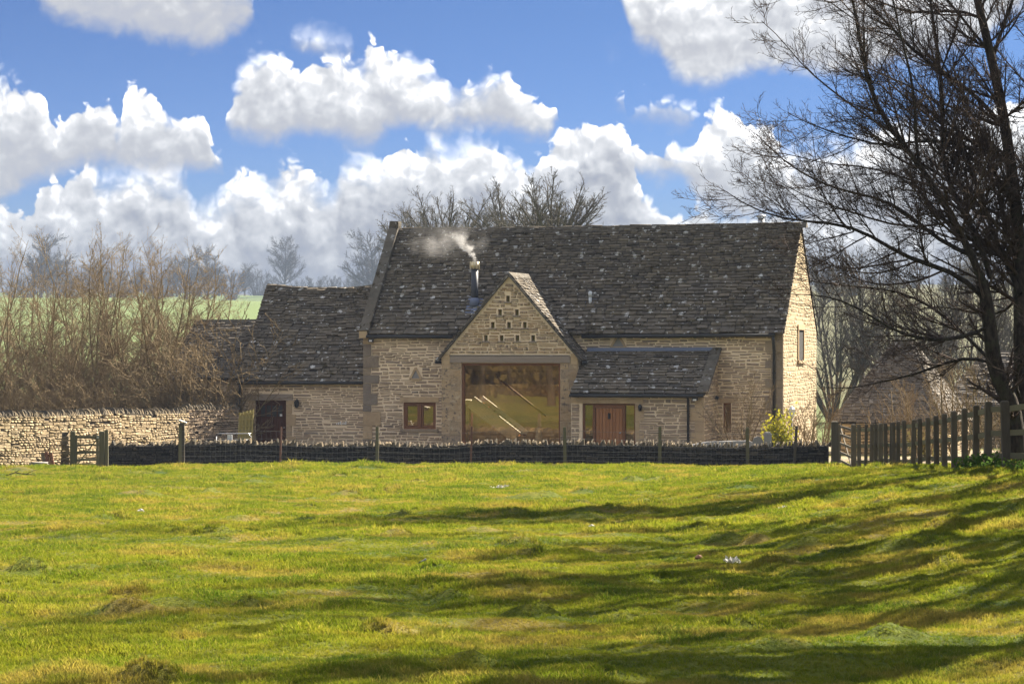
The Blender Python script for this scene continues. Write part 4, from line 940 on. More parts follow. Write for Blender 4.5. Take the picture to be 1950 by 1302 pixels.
lw0 = gp(208, 84.6); lw1 = gp(1578, 83.2)
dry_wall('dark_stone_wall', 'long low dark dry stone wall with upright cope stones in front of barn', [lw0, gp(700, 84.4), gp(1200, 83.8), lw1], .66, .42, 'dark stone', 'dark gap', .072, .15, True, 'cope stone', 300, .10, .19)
gA = gp(-70, 80.0); gB = gp(348, 92.5); gC = gp(446, 94.6)
dry_wall('golden_stone_wall', 'tall sunlit golden dry stone wall at the left edge, below the bare shrubs', [gA, gp(150, 86.0), gB], 1.66, .5, 'golden stone', 'earth gap', .085, .19, True, 'cope stone', 300, .105, .19)
dry_wall('shaded_stone_wall', 'short shaded stone wall running on from the golden wall to the wing', [gB, gC], 1.78, .45, 'rubble stone', 'earth gap', .085, .2, True, 'cope stone', 160, .105, .19)

# ------------------------------------------------------------------ fences and gates
def post(parent, p, h, w, mat, lean=(0, 0), name='post', base=(0, 0, 0)):
    x, y, z = p[0] - base[0], p[1] - base[1], p[2] - base[2]
    v = MB().bar((x, y, z - .25), (x + lean[0], y + lean[1], z + h), w, w * .9, up=(0, 1, 0), taper=.92)
    v.bar((x + lean[0], y + lean[1], z + h), (x + lean[0] * 1.02, y + lean[1], z + h + .025), w * .92, w * .82, up=(0, 1, 0), taper=.6); return v.build(name, mat, parent)
def build_wire_fence():
    pts = []
    for px, top, kind in ((343, 808, 'm'), (349, 812, 'w'), (533, 814, 'r'), (718, 813, 'm'), (896, 813, 'r'), (1076, 814, 'm'), (1256, 813, 'm'), (1424, 815, 'm'), (1511, 812, 'w')):
        Y = 83.9 - .9 * (px - 200) / 1300; X = (px - CX) / F * Y; z = gzf(X, Y); pts.append((X, Y, z, CZ + (HY - top) / F * Y - z, kind))
    f = empty('wire_fence', (pts[0][0], pts[0][1], pts[0][2]), 0, label='wire stock fence on slim posts along the low dark wall', cat='fence'); b = f.location
    for i, (X, Y, z, h, k) in enumerate(pts):
        post(f, (X, Y, z), h, .105 if k == 'm' else (.06 if k == 'r' else .09), {'m': 'mossy wood', 'w': 'weathered wood', 'r': 'red brown post'}[k], (.10 if i == 8 else (.04 if k == 'r' else rng.uniform(-.02, .02)), 0), base=b)
    q = MB(); xs = [p[0] for p in pts]; ys = [p[1] for p in pts]
    zt = lambda X: gzf(X, 83.5)
    x0, x1 = xs[0], xs[-1]; n = int((x1 - x0) / .16)
    line = [(x, np.interp(x, xs, ys) - .08) for x in np.linspace(x0, x1, n)]
    for x, y in line: q.bar((x - b[0], y - b[1], zt(x) - b[2] + .05), (x - b[0] + rng.normal(0, .01), y - b[1], zt(x) - b[2] + 1.05), .0036, .0036)
    wr = q.build('upright_wire', 'wire', f); wr['kind'] = 'stuff'
    for hgt in (.12, .26, .42, .6, .8, 1.05): MB().tube([(x - b[0], y - b[1], zt(x) - b[2] + hgt) for x, y in line[::6] + line[-1:]], .0032, 4, False).build('strand', 'wire', f)
build_wire_fence()
def build_rail_fence():
    P = [(1626, 809, 892, .15), (1636, 809, 892, .11), (1648, 809, 893, .09), (1659.5, 808, 893, .12), (1667.5, 808, 896, .10), (1677, 807, 896, .13), (1687, 807, 897, .10), (1697, 806, 896, .11), (1703, 805, 896, .10), (1710, 804, 896, .10),
         (1723, 802, 896, .11), (1738.5, 800.5, 897, .12), (1752, 798, 897, .11), (1768, 796, 897, .11), (1784, 793, 897, .12), (1799, 789.5, 897, .12), (1818, 784, 896, .13), (1837, 779, 895, .12), (1858, 773.6, 887, .12), (1881, 767, 885, .13), (1917.5, 765, 898, .15), (1990, 752, 905, .14)]
    tops = []
    Ys = np.interp([p[0] for p in P], [1626, 1710, 1768, 1818, 1858, 1881, 1917, 1990], [75.5, 67.5, 62.5, 56, 50.6, 48, 46, 42.5])
    pts = [((p[0] - CX) / F * Y, Y) for p, Y in zip(P, Ys)]
    f = empty('rail_fence', (*pts[0], gzf(*pts[0])), 0, label='dark post and rail fence curving towards the big bare tree', cat='fence'); b = f.location
    for (px, t, bt, w), (X, Y) in zip(P, pts):
        z = gzf(X, Y); zt = CZ + (HY - t) / F * Y; h = zt - z; tops.append((X, Y, z, h)); post(f, (X, Y, z), h, w, 'weathered wood', (rng.normal(0, .02), rng.normal(0, .02)), base=b)
    for (a, c) in zip(tops[:-1], tops[1:]):
        for k in (.10, .46, .80):
            za = a[2] + a[3] * (1 - k) ; zc = c[2] + c[3] * (1 - k)
            MB().bar((a[0] - b[0] + .06, a[1] - b[1], za - b[2]), (c[0] - b[0] + .06, c[1] - b[1], zc - b[2]), .04, .10).build('rail', 'mossy wood', f)
    # gate post and gate closing the gap to the wall
    X, Y = gp(1590, 82.6); z = gzf(X, Y); g = post(None, (0, 0, 0), CZ + (HY - 803) / F * Y - z, .23, 'weathered wood', name='gate_post'); g.location = (X, Y, z); tag(g, 'thick square gate post at the right end of the low dark wall', 'post')
    a = np.array(gp(1599, 81.5)); c = np.array(gp(1623, 76.2)); za = gzf(*a)
    gt = empty('field_gate', (a[0], a[1], za), 0, label='grey barred field gate between the thick post and rail fence', cat='gate'); d = c - a
    for h in (.15, .4, .68, .95, 1.2): MB().bar((0, 0, h), (d[0], d[1], h + gzf(*c) - za), .03, .07).build('bar', 'weathered wood', gt)
    for t in (0.02, .98): MB().bar((d[0] * t, d[1] * t, .08), (d[0] * t, d[1] * t, 1.26), .06, .06, up=(0, 1, 0)).build('stile', 'weathered wood', gt)
    MB().bar((d[0] * .05, d[1] * .05, 1.2), (d[0] * .95, d[1] * .95, .15), .03, .06).build('brace', 'weathered wood', gt)
build_rail_fence()
def build_wood_gate():
    Y = 82.2; a = gp(139, Y); c = gp(192, Y); z = gzf(*a); zt = lambda py: CZ + (HY - py) / F * Y - z
    for px, w, top, lab in ((139, .17, 822, 'stout left hand post of the small wooden gate'), (194, .17, 822, 'stout latch side post of the small wooden gate'), (203, .11, 819, 'thin post beside the end of the low dark wall')):
        X, YY = gp(px, Y); zz = gzf(X, YY); o = post(None, (0, 0, 0), CZ + (HY - top) / F * YY - zz, w, 'mossy wood', name='gate_post'); o.location = (X, YY, zz); tag(o, lab, 'post')
    g = empty('wooden_gate', (a[0], a[1], z), 0, label='small five bar wooden gate with diagonal brace before the golden wall', cat='gate'); W = c[0] - a[0]
    for py, t in ((832, .09), (847, .06), (861, .07), (875, .07), (884, .06)): MB().box(.08, W - .05, -.02, .02, zt(py) - t / 2, zt(py) + t / 2, .004).build('bar', 'mossy wood', g)
    for x in (.1, W - .1): MB().box(x - .04, x + .04, -.045, -.021, .05, zt(828)).build('stile', 'mossy wood', g)
    MB().bar((.14, -.035, zt(884)), (W - .12, -.035, zt(836)), .03, .07, up=(0, 1, 0)).build('brace', 'mossy wood', g)
    MB().box(W - .12, W + .02, -.06, -.045, zt(834), zt(830)).build('latch', 'galvanised', g)
    # things leaning by the golden wall
    for px, h, w, lean, mat, lab in ((85, .42, .10, .10, 'weathered wood', 'dark stub of timber leaning on the golden wall'), (92, .46, .12, .12, 'red brown post', 'reddish short timber leaning by the golden wall'), (101, .40, .13, .14, 'bark chip', 'rust brown split log leaning beside the gate')):
        X, YY = gp(px, 82.6); zz = gzf(X, YY); o = MB().bar((0, 0, -.05), (-lean * .6, lean * .5, h), w, w * .7, up=(0, 1, 0), taper=.8).bar((-.02, -.01, h * .45), (-.06 - lean * .5, lean * .4, h * .9), w * .35, w * .3).build('timber_offcut', mat, None, label=lab, cat='timber'); o.location = (X, YY, zz)
    X, YY = gp(75, 82.0); o = MB().box(-.3, .28, -.15, .15, -.02, .09, .02).box(-.26, .25, -.12, .12, .09, .13, .02).build('stone_slab', 'grey slab', None, label='dark flat slab lying on the grass below the golden wall', cat='slab'); o.location = (X, YY, gzf(X, YY))
    # buttress stones: end pillar of the wall behind the gate
    X, YY = gp(124, 83.6); zz = gzf(X, YY); o = empty('stone_pillar', (X, YY, zz), .2, label='rough stone pillar just left of the wooden gate', cat='pillar'); h = 0
    for i in range(11):
        t = rng.uniform(.08, .13); w = .13 - .003 * i; MB().box(-w, w, -.15, .15, h, h + t - .01, .025).build('stone', 'cope stone', o); h += t
build_wood_gate()

# ------------------------------------------------------------------ bare trees
def unit(v): return v / np.maximum(np.linalg.norm(v, axis=-1, keepdims=True), 1e-9)
def sprout(P, Rr, k, ang, lenr, npts, up=.1, wig=.12, t0=.25, t1=1.0, rr=.6, rmin=.004, out=None, lmin=.05, shrink=.55):
    """children of every branch in P (m,n,3); k may be an array"""
    m, n, _ = P.shape
    if isinstance(k, float): k = np.maximum(1, np.floor(np.linalg.norm(np.diff(P, axis=1), axis=2).sum(1) * k + rng.random(m))).astype(int)
    k = np.broadcast_to(np.asarray(k), (m,)); idx = np.repeat(np.arange(m), k); N = len(idx)
    t = rng.uniform(t0, t1, N); f = t * (n - 1); i = np.minimum(f.astype(int), n - 2); u = (f - i)[:, None]
    a, b = P[idx, i], P[idx, i + 1]; pos = a + (b - a) * u; tan = unit(b - a); rad = Rr[idx, i] * (1 - u[:, 0]) + Rr[idx, i + 1] * u[:, 0]
    Lp = np.linalg.norm(np.diff(P, axis=1), axis=2).sum(1)[idx]
    rv = rng.normal(size=(N, 3)); 
    if out is not None: rv = rv + np.asarray(out)
    perp = unit(rv - (rv * tan).sum(1, keepdims=True) * tan)
    A = np.radians(rng.normal(ang, ang * .25, N))[:, None]; d = unit(tan * np.cos(A) + perp * np.sin(A))
    L = np.maximum(Lp * lenr * (1 - shrink * t) * rng.uniform(.55, 1.25, N), lmin)
    st = (L / (npts - 1))[:, None]; Q = [pos]; ca = unit(rng.normal(size=(N, 3))) * wig
    for s in range(npts - 1):
        Q.append(Q[-1] + d * st); d = unit(d + ca * .6 + rng.normal(size=(N, 3)) * wig * .7 + np.array([0, 0, up]))
    r0 = np.maximum(np.minimum(rad * rr, rad * .85), rmin); tp = np.linspace(1, .3, npts)[None, :]
    return np.stack(Q, 1), np.maximum(r0[:, None] * tp, rmin * .7)
def tubes(sets):
    Vs, Ls, off = [], [], 0
    for P, Rr, k in sets:
        m, n, _ = P.shape; tan = unit(P[:, -1] - P[:, 0]); ref = np.where(np.abs(tan[:, 2:3]) < .8, np.array([[0, 0, 1.0]]), np.array([[1.0, 0, 0]]))
        u = unit(np.cross(tan, ref)); v = np.cross(u, tan); a = np.arange(k) * 2 * math.pi / k
        ringv = u[:, None, :] * np.cos(a)[None, :, None] + v[:, None, :] * np.sin(a)[None, :, None]
        V = P[:, :, None, :] + ringv[:, None] * Rr[:, :, None, None]; Vs.append(V.reshape(-1, 3))
        i = (np.arange(m) * n * k)[:, None, None] + (np.arange(n - 1) * k)[None, :, None]; j = np.arange(k)[None, None, :]; j2 = (np.arange(k) + 1) % k
        q = np.stack([i + j, i + j2[None, None], i + k + j2[None, None], i + k + j], -1).reshape(-1, 4) + off; Ls.append(q); off += m * n * k
    V = np.concatenate(Vs); q = np.concatenate(Ls); return V, q
def tube_mesh(name, sets, mat):
    V, q = tubes(sets); return mesh_np(name, V, q, np.full(len(q), 4), mat, True)
def resample(pts, n):
    p = np.array(pts, float); s = np.concatenate([[0], np.cumsum(np.linalg.norm(np.diff(p, axis=0), axis=1))]); t = np.linspace(0, s[-1], n)
    q = np.stack([np.interp(t, s, p[:, i]) for i in range(3)], 1)
    for _ in range(2): q[1:-1] = .5 * q[1:-1] + .25 * (q[:-2] + q[2:])
    return q
def auto_tree(H=9.0, stems=1, d1=3.0, d2=4.0, d3=5.0, d4=0.0, r0=.16, rmin=.006, up=.12, ang=42, clear=.22, lean=.06, fan=.0, l1=.4, l2=.45, l3=.45, n=9, rt=.12, sh=.6, burst=0.0):
    """returns (trunk sets, crown sets); d: side shoots per metre"""
    T = []; TR = []
    for s in range(stems):
        a = 6.283 * (s + rng.uniform(-.3, .3)) / stems; k_ = lean + fan * rng.uniform(.15, 1); d = unit(np.array([math.cos(a) * k_, math.sin(a) * k_, 1.0])); b = .15 * (stems > 1); p = np.array([math.cos(a) * b, math.sin(a) * b, burst - .2]); Q = [p]
        h = H * rng.uniform(.82, 1.0) * (1 - .25 * k_ * (stems > 1)) if stems > 1 else H
        for i in range(n - 1): p = p + d * h / (n - 1); Q.append(p); d = unit(d + rng.normal(size=3) * .06 + [0, 0, .03])
        T.append(Q); TR.append(np.linspace(r0, r0 * rt, n))
    P0, R0 = np.array(T), np.array(TR); R0[:, 0] *= 1.25
    P1, R1 = sprout(P0, R0, float(d1), ang, l1, 8, up, .07, clear, .99, .5, rmin * 1.4, shrink=sh)
    P2, R2 = sprout(P1, R1, float(d2), 36, l2, 6, up, .10, .12, 1, .6, rmin * 1.1, shrink=.5)
    P3, R3 = sprout(P2, R2, float(d3), 36, l3, 4, up * .8, .12, .12, 1, .65, rmin, shrink=.45)
    tr = [(P0, R0, 8)] + ([(np.array([[(0, 0, -.3), (.1, 0, burst * .5), (0, 0, burst + .2)]], float), np.array([[.34, .27, .24]]), 10)] if burst else []); cr = [(P1, R1, 5), (P2, R2, 4), (P3, R3, 3)]
    if d4: P4, R4 = sprout(P3, R3, float(d4), 36, .45, 3, up * .6, .12, .15, 1, .75, rmin * .8, shrink=.4); cr.append((P4, R4, 3))
    return tr, cr
def tree_obj(name, meshes, loc_, rz=0.0, sc=1.0, **kw):
    o = empty(name, loc_, rz, **kw); o.scale = (sc, sc, sc) if not isinstance(sc, tuple) else sc
    for nm, me in meshes: link(bpy.data.objects.new(nm, me), o)
    return o
def proto_tree(bk, tw, **kw):
    t, c = auto_tree(**kw); return [('trunk', tube_mesh('trunk', t, bk)), ('crown', tube_mesh('crown', c, tw))]

# --- the big bare tree on the right: limbs follow their own courses in space
def build_big_tree():
    Y0 = 48.0; bx, by = (1936 - CX) / F * Y0, Y0; bz = gzf(bx, by); O = np.array([bx, by, bz])
    def limb(pts, y0, y1, r0, r1, n=12):
        k = np.linspace(0, 1, len(pts)); q = [np.array(ray(px, py, Y0 + y0 + (y1 - y0) * t)) - O for (px, py), t in zip(pts, k)]; r0 = r0 * (.62 if r0 < .12 else .9); return resample(q, n), np.linspace(r0, r1, n)
    trunks = [limb([(1938, 905), (1932, 800), (1928, 762), (1906, 736), (1892, 696), (1886, 631), (1880, 574), (1870, 535)], 0, -.2, .21, .11, 14),
              limb([(1950, 905), (1944, 780), (1946, 640), (1943, 559), (1941, 430), (1924, 301), (1909, 206), (1892, 107), (1866, 34), (1845, -60), (1830, -220)], .35, 1.2, .19, .05, 16),
              limb([(1938, 800), (1962, 650), (1990, 500), (2020, 330), (2040, 100), (2060, -150)], .3, 1.5, .15, .05, 14)]
    limbs = [limb([(1872, 540), (1857, 490), (1814, 421), (1784, 357), (1750, 310), (1694, 249), (1668, 206), (1647, 155), (1634, 43), (1610, -60)], -.2, -1.4, .115, .02, 14),
             limb([(1888, 530), (1872, 470), (1836, 400), (1800, 352), (1789, 300), (1800, 230), (1790, 120), (1770, 0), (1760, -100)], -.1, .9, .095, .02, 14),
             limb([(1872, 565), (1823, 512), (1776, 507), (1728, 495), (1677, 460), (1625, 426), (1560, 424), (1480, 418), (1420, 396), (1378, 362)], -.2, -1.8, .085, .007, 14),
             limb([(1857, 490), (1780, 456), (1746, 421), (1707, 387), (1668, 374), (1600, 365), (1530, 335), (1470, 290), (1440, 255)], -.3, .9, .07, .008, 14),
             limb([(1909, 241), (1866, 185), (1814, 150), (1780, 125), (1737, 99), (1707, 69), (1694, 39), (1651, 9), (1600, -30), (1560, -80)], 1.0, -.5, .075, .014, 14),
             limb([(1750, 310), (1739, 275), (1746, 189), (1733, 138), (1720, 86), (1705, 30), (1690, -60)], -.7, -1.1, .05, .012, 10),
             limb([(1884, 620), (1869, 634), (1821, 645), (1787, 651), (1736, 642), (1702, 631), (1679, 617), (1630, 580), (1570, 560), (1500, 560)], -.1, -2.0, .07, .007, 14),
             limb([(1890, 692), (1855, 674), (1807, 685), (1764, 708), (1721, 719), (1679, 725), (1610, 745), (1560, 735)], -.1, 1.4, .055, .007, 12),
             limb([(1890, 690), (1850, 650), (1800, 600), (1740, 560), (1660, 545), (1590, 545), (1520, 530)], 0, 1.9, .06, .007, 12),
             limb([(1694, 249), (1640, 215), (1580, 170), (1520, 120), (1480, 60), (1450, 40)], -1.0, -1.6, .035, .006, 10),
             limb([(1728, 495), (1680, 500), (1620, 520), (1560, 500), (1510, 470), (1470, 470)], -.8, .2, .035, .006, 10),
             limb([(1943, 559), (1900, 470), (1850, 330), (1830, 250), (1800, 190), (1740, 170), (1660, 130), (1600, 110)], .4, 2.2, .08, .01, 14),
             limb([(1941, 430), (1985, 350), (2040, 280), (2120, 220), (2180, 120)], .6, 1.0, .08, .012, 10),
             limb([(1924, 301), (1880, 280), (1830, 290), (1770, 250), (1700, 290), (1620, 260), (1560, 250), (1500, 215)], .8, -.9, .06, .008, 12),
             limb([(1892, 107), (1850, 60), (1800, -10), (1740, -60), (1680, -120)], 1.0, .4, .05, .012, 10), limb([(1892, 107), (1920, 20), (1960, -80), (1990, -220)], 1.0, 1.8, .055, .015, 10),
             limb([(1946, 640), (1990, 620), (2060, 600), (2150, 560), (2230, 540)], .3, -.4, .07, .01, 10), limb([(1943, 559), (1915, 600), (1860, 600), (1800, 580), (1740, 590)], .4, 2.6, .05, .008, 10),
             limb([(1944, 760), (1925, 720), (1960, 660), (2000, 610), (2080, 590)], .3, -2.0, .06, .01, 10), limb([(1866, 34), (1830, 10), (1770, 30), (1700, 20), (1640, -20), (1580, 20), (1530, -10)], 1.1, 1.8, .05, .008, 12),
             limb([(1784, 357), (1720, 340), (1640, 310), (1570, 320), (1500, 285), (1455, 290)], -.5, .6, .04, .006, 10), limb([(1814, 421), (1750, 440), (1660, 420), (1590, 390), (1520, 375), (1460, 330)], -.4, -2.2, .045, .006, 10),
             limb([(1634, 43), (1590, 10), (1550, -20), (1500, 10), (1455, -15)], -1.3, -1.0, .02, .006, 8)]
    n = 12; P0 = np.stack([resample(p, n) for p, r in limbs]); R0 = np.stack([np.linspace(r[0], r[-1], n) for p, r in limbs])
    L = np.linalg.norm(np.diff(P0, axis=1), axis=2).sum(1)
    Pt = np.stack([resample(p, n) for p, r in trunks]); Rt = np.stack([np.linspace(r[0], r[-1], n) for p, r in trunks])
    bias = (-.5, 0, .25)
    P1, R1 = sprout(P0, R0, 5.4, 42, .36, 9, .05, .07, .10, .99, .5, .0058, bias, .5, .5)
    Pa, Ra = sprout(Pt, Rt, 4.5, 55, .22, 9, .05, .08, .28, .99, .3, .0058, bias, .6, .3)
    Pb = np.concatenate([P1, Pa]); Rb = np.concatenate([R1, Ra])
    P2, R2 = sprout(Pb, Rb, 8.5, 38, .46, 6, .06, .09, .08, 1.0, .6, .0044, (-.3, 0, .2), .25, .5)
    P3, R3 = sprout(P2, R2, 10.5, 42, .45, 3, .05, .11, .08, 1.0, .72, .0036, (-.2, 0, .2), .14, .45)
    P4, R4 = sprout(P3, R3, 6.5, 44, .42, 2, .05, .1, .15, 1.0, .8, .0032, None, .06, .4)
    t = empty('bare_tree', tuple(O), 0, label='big bare tree with dark leaning trunks filling the right edge', cat='tree')
    tk = bpy.data.objects.new('trunk', tube_mesh('trunk', [(p[None], r[None], 12) for p, r in trunks], 'dark bark')); link(tk, t)
    for p, r in limbs:
        if r[0] > .028: link(bpy.data.objects.new('limb', tube_mesh('limb', [(p[None], r[None], 8)], 'dark bark')), t)
    cr = [(p[None], r[None], 6) for p, r in limbs if r[0] <= .028] + [(Pb, Rb, 4), (P2, R2, 3), (P3, R3, 3), (P4, R4, 3)]
    link(bpy.data.objects.new('crown', tube_mesh('crown', cr, 'twig bark')), t)
build_big_tree()

# --- bare shrubs behind the golden wall
SH = [proto_tree('shrub bark', 'shrub twig', H=9.0, stems=st, d1=4.6, d2=6.0, d3=7.4, r0=.06, rmin=.0050, up=.03, ang=48, clear=.05, lean=.05, fan=fan, l1=.30, l2=.46, l3=.5, sh=.62) for st, fan in ((5, .40), (3, .28), (6, .52))]
labs = ['bare shrub at the left edge overhanging the golden wall', 'bare multi stemmed shrub, second from left behind the golden wall', 'bare shrub third from left behind the golden wall', 'tall bare shrub behind the golden wall above the gate', 'tallest upright bare shrub near the middle of the hedge row',
        'bare shrub with fanning stems right of the tallest one', 'bare shrub near the corner of golden and shaded walls', 'low bare spreading shrub in front of the low shed roof', 'last bare shrub leaning right towards the wing roof'] + ['bare shrub of the second row seen between the front shrubs'] * 5 + ['bare shrub reaching over the left end of the low shed roof']
for i, (px, Y, s, k) in enumerate(((-20, 95, .98, 1), (40, 99, .86, 0), (100, 97, .90, 2), (158, 98, .96, 1), (212, 100, 1.06, 0), (258, 98, .98, 1), (308, 99, .98, 2), (352, 97.5, .62, 2), (350, 102, 1.0, 0), (10, 103, .92, 2), (90, 104, .95, 1), (172, 105, 1.0, 2), (250, 105, 1.05, 1), (330, 105, 1.02, 1), (392, 100.5, .72, 2))):
    X = (px - CX) / F * Y; tree_obj('bare_shrub', SH[k], (X, Y, gzf(X, Y)), i * 1.7, s, label=labs[i], cat='shrub', group='bare shrubs behind the golden wall')
# brown bramble tangle low down
LT = proto_tree('shrub bark', 'shrub twig', H=3.6, stems=14, d1=5.5, d2=6., d3=6., r0=.022, rmin=.006, up=.03, ang=50, clear=.05, lean=.2, fan=.8, l1=.42)
for i, (px, Y, s, lab) in enumerate(((20, 94.5, 1.0, 'low tangle of bare stems at the far left above the golden wall'), (120, 95, 1.05, 'low bare tangle of stems left of the gate behind the wall'), (225, 96, 1.05, 'low twiggy tangle under the tall shrubs'), (310, 96, 1.1, 'low twiggy tangle near the wall corner'), (378, 96.2, 1.8, 'brown twiggy thicket in front of the low shed'), (425, 96.4, 1.7, 'brown twiggy thicket beside the wing downpipe'), (345, 95.6, 1.3, 'brown twiggy thicket over the corner of the two walls'), (70, 95, 1.25, 'low brown tangle between the leftmost shrubs'), (175, 95.4, 1.25, 'brown tangle behind the wall straight above the gate'))):
    X = (px - CX) / F * Y; tree_obj('twig_thicket', LT, (X, Y, gzf(X, Y)), i * 2.1, s, label=lab, cat='shrub')
# --- trees behind the barn
BT = [proto_tree('grey bark', 'grey bark', H=10.5, stems=2, d1=4.5, d2=4.2, d3=4.4, d4=2.5, r0=.16, rmin=.012, up=.10, ang=40, clear=.25, fan=.12, l1=.36), proto_tree('grey bark', 'grey bark', H=10.5, stems=11, d1=3.2, d2=4.4, d3=4.6, r0=.11, rmin=.012, up=.06, ang=30, clear=.28, lean=.08, fan=.62, l1=.30, l2=.42), proto_tree('grey bark', 'grey bark', H=4.3, stems=30, d1=6.0, d2=7.5, d3=7.0, r0=.055, rmin=.0072, up=.03, ang=30, clear=.2, lean=.1, fan=1.5, l1=.34, l2=.42, burst=8.0, rt=.2)]
for px, Y, top, k, lab in ((1050, 128, 334, 2, 'spreading bare tree rising over the middle of the barn ridge'), (858, 138, 364, 2, 'bare tree behind the ridge near the left coping'), (805, 150, 392, 2, 'small bare treetop just above the left end of the ridge'), (985, 134, 352, 2, 'bare crown filling the gap between the two ridge trees')):
    X = (px - CX) / F * Y; z = gzf(X, Y); h = CZ + (HY - top) / F * Y - z; s = h / (10.3, 9.2, 11.3)[k]; tree_obj('bare_tree', BT[k], (X, Y, z), px * .01, (s * 1.25, s * 1.25, s), label=lab, cat='tree', group='trees behind the barn')
# --- pale trees behind the right outbuildings
for i, (px, Y, top, k, lab) in enumerate(((1590, 138, 470, 1, 'pale bare tree just right of the barn gable'), (1650, 150, 440, 0, 'bare tree behind the hipped outbuilding roof'), (1720, 135, 480, 1, 'many stemmed bare tree behind the hipped roof'), (1790, 150, 450, 0, 'bare tree in the thicket between the two outbuildings'), (1850, 130, 470, 1, 'bare tree behind the rear outbuilding'), (1930, 145, 430, 0, 'bare tree behind the trunks at the right edge'))):
    X = (px - CX) / F * Y; z = gzf(X, Y); h = CZ + (HY - top) / F * Y - z; tree_obj('bare_tree', BT[k], (X, Y, z), i * 1.3, h / 9.8, label=lab, cat='tree', group='bare trees behind the outbuildings')
# --- far trees on the hill
FT = [proto_tree('far bark', 'far bark', H=11, stems=1, d1=5.0, d2=3.4, d3=3.2, d4=1.6, r0=.34, rmin=.028, up=.05, ang=55, clear=.22, l1=.52, l2=.42, sh=.45, rt=.1), proto_tree('far bark', 'far bark', H=9, stems=6, d1=3.2, d2=3.4, d3=3.0, r0=.16, rmin=.028, up=.08, ang=36, clear=.1, fan=.42, l1=.34)]
far = [(541, 1080, 464, 0, 'round crowned oak alone on the far hill'), (716, 900, 462, 0, 'far bare tree half hidden by the left coping'), (75, 980, 466, 0, 'far bare tree behind the leftmost shrubs'), (395, 1000, 484, 0, 'far bare tree right of the tall shrubs'), (440, 1040, 505, 1, 'far bare thicket beside the hill field')]
far += [(px, 1000 + (i * 37) % 190, 496 + (i * 23) % 34, i % 2, None) for i, px in enumerate((110, 150, 190, 235, 275, 320, 355, 25, 465, 492, -10, 52, 92, 130, 172, 213, 256, 300, 338, 376, 418))]
far += [(px, 1040 + (i * 31) % 90, 514 + (i * 7) % 10, 1, 'H') for i, px in enumerate((515, 572, 598, 622, 646, 668, 690))]
far += [(px, 420 + (i * 53) % 160, 500 + (i * 17) % 40, i % 2, 'R') for i, px in enumerate((1570, 1625, 1690, 1745, 1800, 1870, 1940, 1600, 1660, 1720, 1840))]
for i, (px, Y, top, k, lab) in enumerate(far):
    X = (px - CX) / F * Y; z = gzf(X, Y); h = max(CZ + (HY - top) / F * Y - z, 2.5); g_ = {None: 'far wood on the left skyline', 'H': 'low hedge trees on the hill crest', 'R': 'hazy trees on the right hillside'}.get(lab)
    lb = {None: 'hazy bare tree of the far wood behind the left shrubs', 'H': 'small hazy hedge tree on the crest above the wing roof', 'R': 'hazy bare tree on the hillside behind the big tree'}.get(lab, lab)
    sk = 0.0 if lab == far[0][4] else h * .22
    tree_obj('far_tree', FT[k], (X, Y, z - .1 - sk), i * 2.3, (h + sk) / (10.8 if k == 0 else 8.6), label=lb, cat='tree', group=g_ or 'far trees')
# --- small things by the barn: shrubs, yellow bush, sapling
ST = proto_tree('shrub bark', 'orange twig', H=3.2, stems=6, d1=6., d2=7., d3=6., r0=.035, rmin=.0055, up=.10, ang=40, clear=.15, fan=.45, l1=.42)
for px, Y, s, lab in ((1412, 86.9, 1.0, 'small bare shrub against the barn wall right of the lean-to'), (1556, 90.5, 1.05, 'bare shrub beside the sunlit gable'), (1535, 87.5, .75, 'low bare shrub before the sunlit gable corner'), (1700, 93, .9, 'bare shrub before the hipped outbuilding'), (1760, 90, 1.1, 'bare shrub with sunlit twigs behind the rail fence'), (1830, 88, 1.3, 'tall sunlit twiggy shrub behind the rail fence'), (1880, 80, 1.2, 'twiggy shrub behind the leaning trunk')):
    X = (px - CX) / F * Y; tree_obj('small_shrub', ST, (X, Y, gzf(X, Y)), px, s, label=lab, cat='shrub')
def leaf_cloud(n, rad, size, clump=9):
    c = unit(rng.normal(size=(clump, 3))) * rng.uniform(.3, .85, (clump, 1)); p = c[rng.integers(0, clump, n)] + rng.normal(size=(n, 3)) * .26; p[:, 2] = np.abs(p[:, 2] + .3) ; p = p * np.array(rad)
    d = unit(rng.normal(size=(n, 3)) + [0, 0, .5]); e = unit(np.cross(d, rng.normal(size=(n, 3)))); s = size * rng.uniform(.6, 1.4, (n, 1)); w = e * s * .36; l = np.cross(e, d) * 0 + d * s
    V = np.stack([p - w * .4, p + l * .5 - w, p + l, p + l * .5 + w], 1).reshape(-1, 3); q = np.arange(n * 4).reshape(-1, 4); return V, q
def bush(name, label, px, Y, rad, n, size, mat, **kw):
    X = (px - CX) / F * Y; o = empty(name, (X, Y, gzf(X, Y)), 0, label=label, cat='bush', **kw); V, q = leaf_cloud(n, rad, size); link(bpy.data.objects.new('foliage', mesh_np('foliage', V, q, np.full(len(q), 4), mat)), o)
    st = MB()
    for i in range(6): a = i * 1.05; st.tube([(0, 0, -.1), (rad[0] * .3 * math.cos(a), rad[1] * .3 * math.sin(a), rad[2] * .5), (rad[0] * .6 * math.cos(a), rad[1] * .6 * math.sin(a), rad[2])], [.02, .014, .006], 5)
    st.build('stem', 'shrub bark', o); return o
bush('evergreen_bush', 'bright yellow variegated bush beyond the low wall near the gable', 1492, 86.2, (.62, .5, 1.25), 1700, .10, 'yellow leaf')
bush('leafy_weeds', 'clump of green leafy weeds at the foot of the big tree', 1885, 47.2, (.62, .5, .22), 1400, .07, 'green leaf')
bush('leafy_weeds', 'small green weeds right of the last fence post', 1948, 45.2, (.4, .4, .16), 600, .06, 'green leaf')
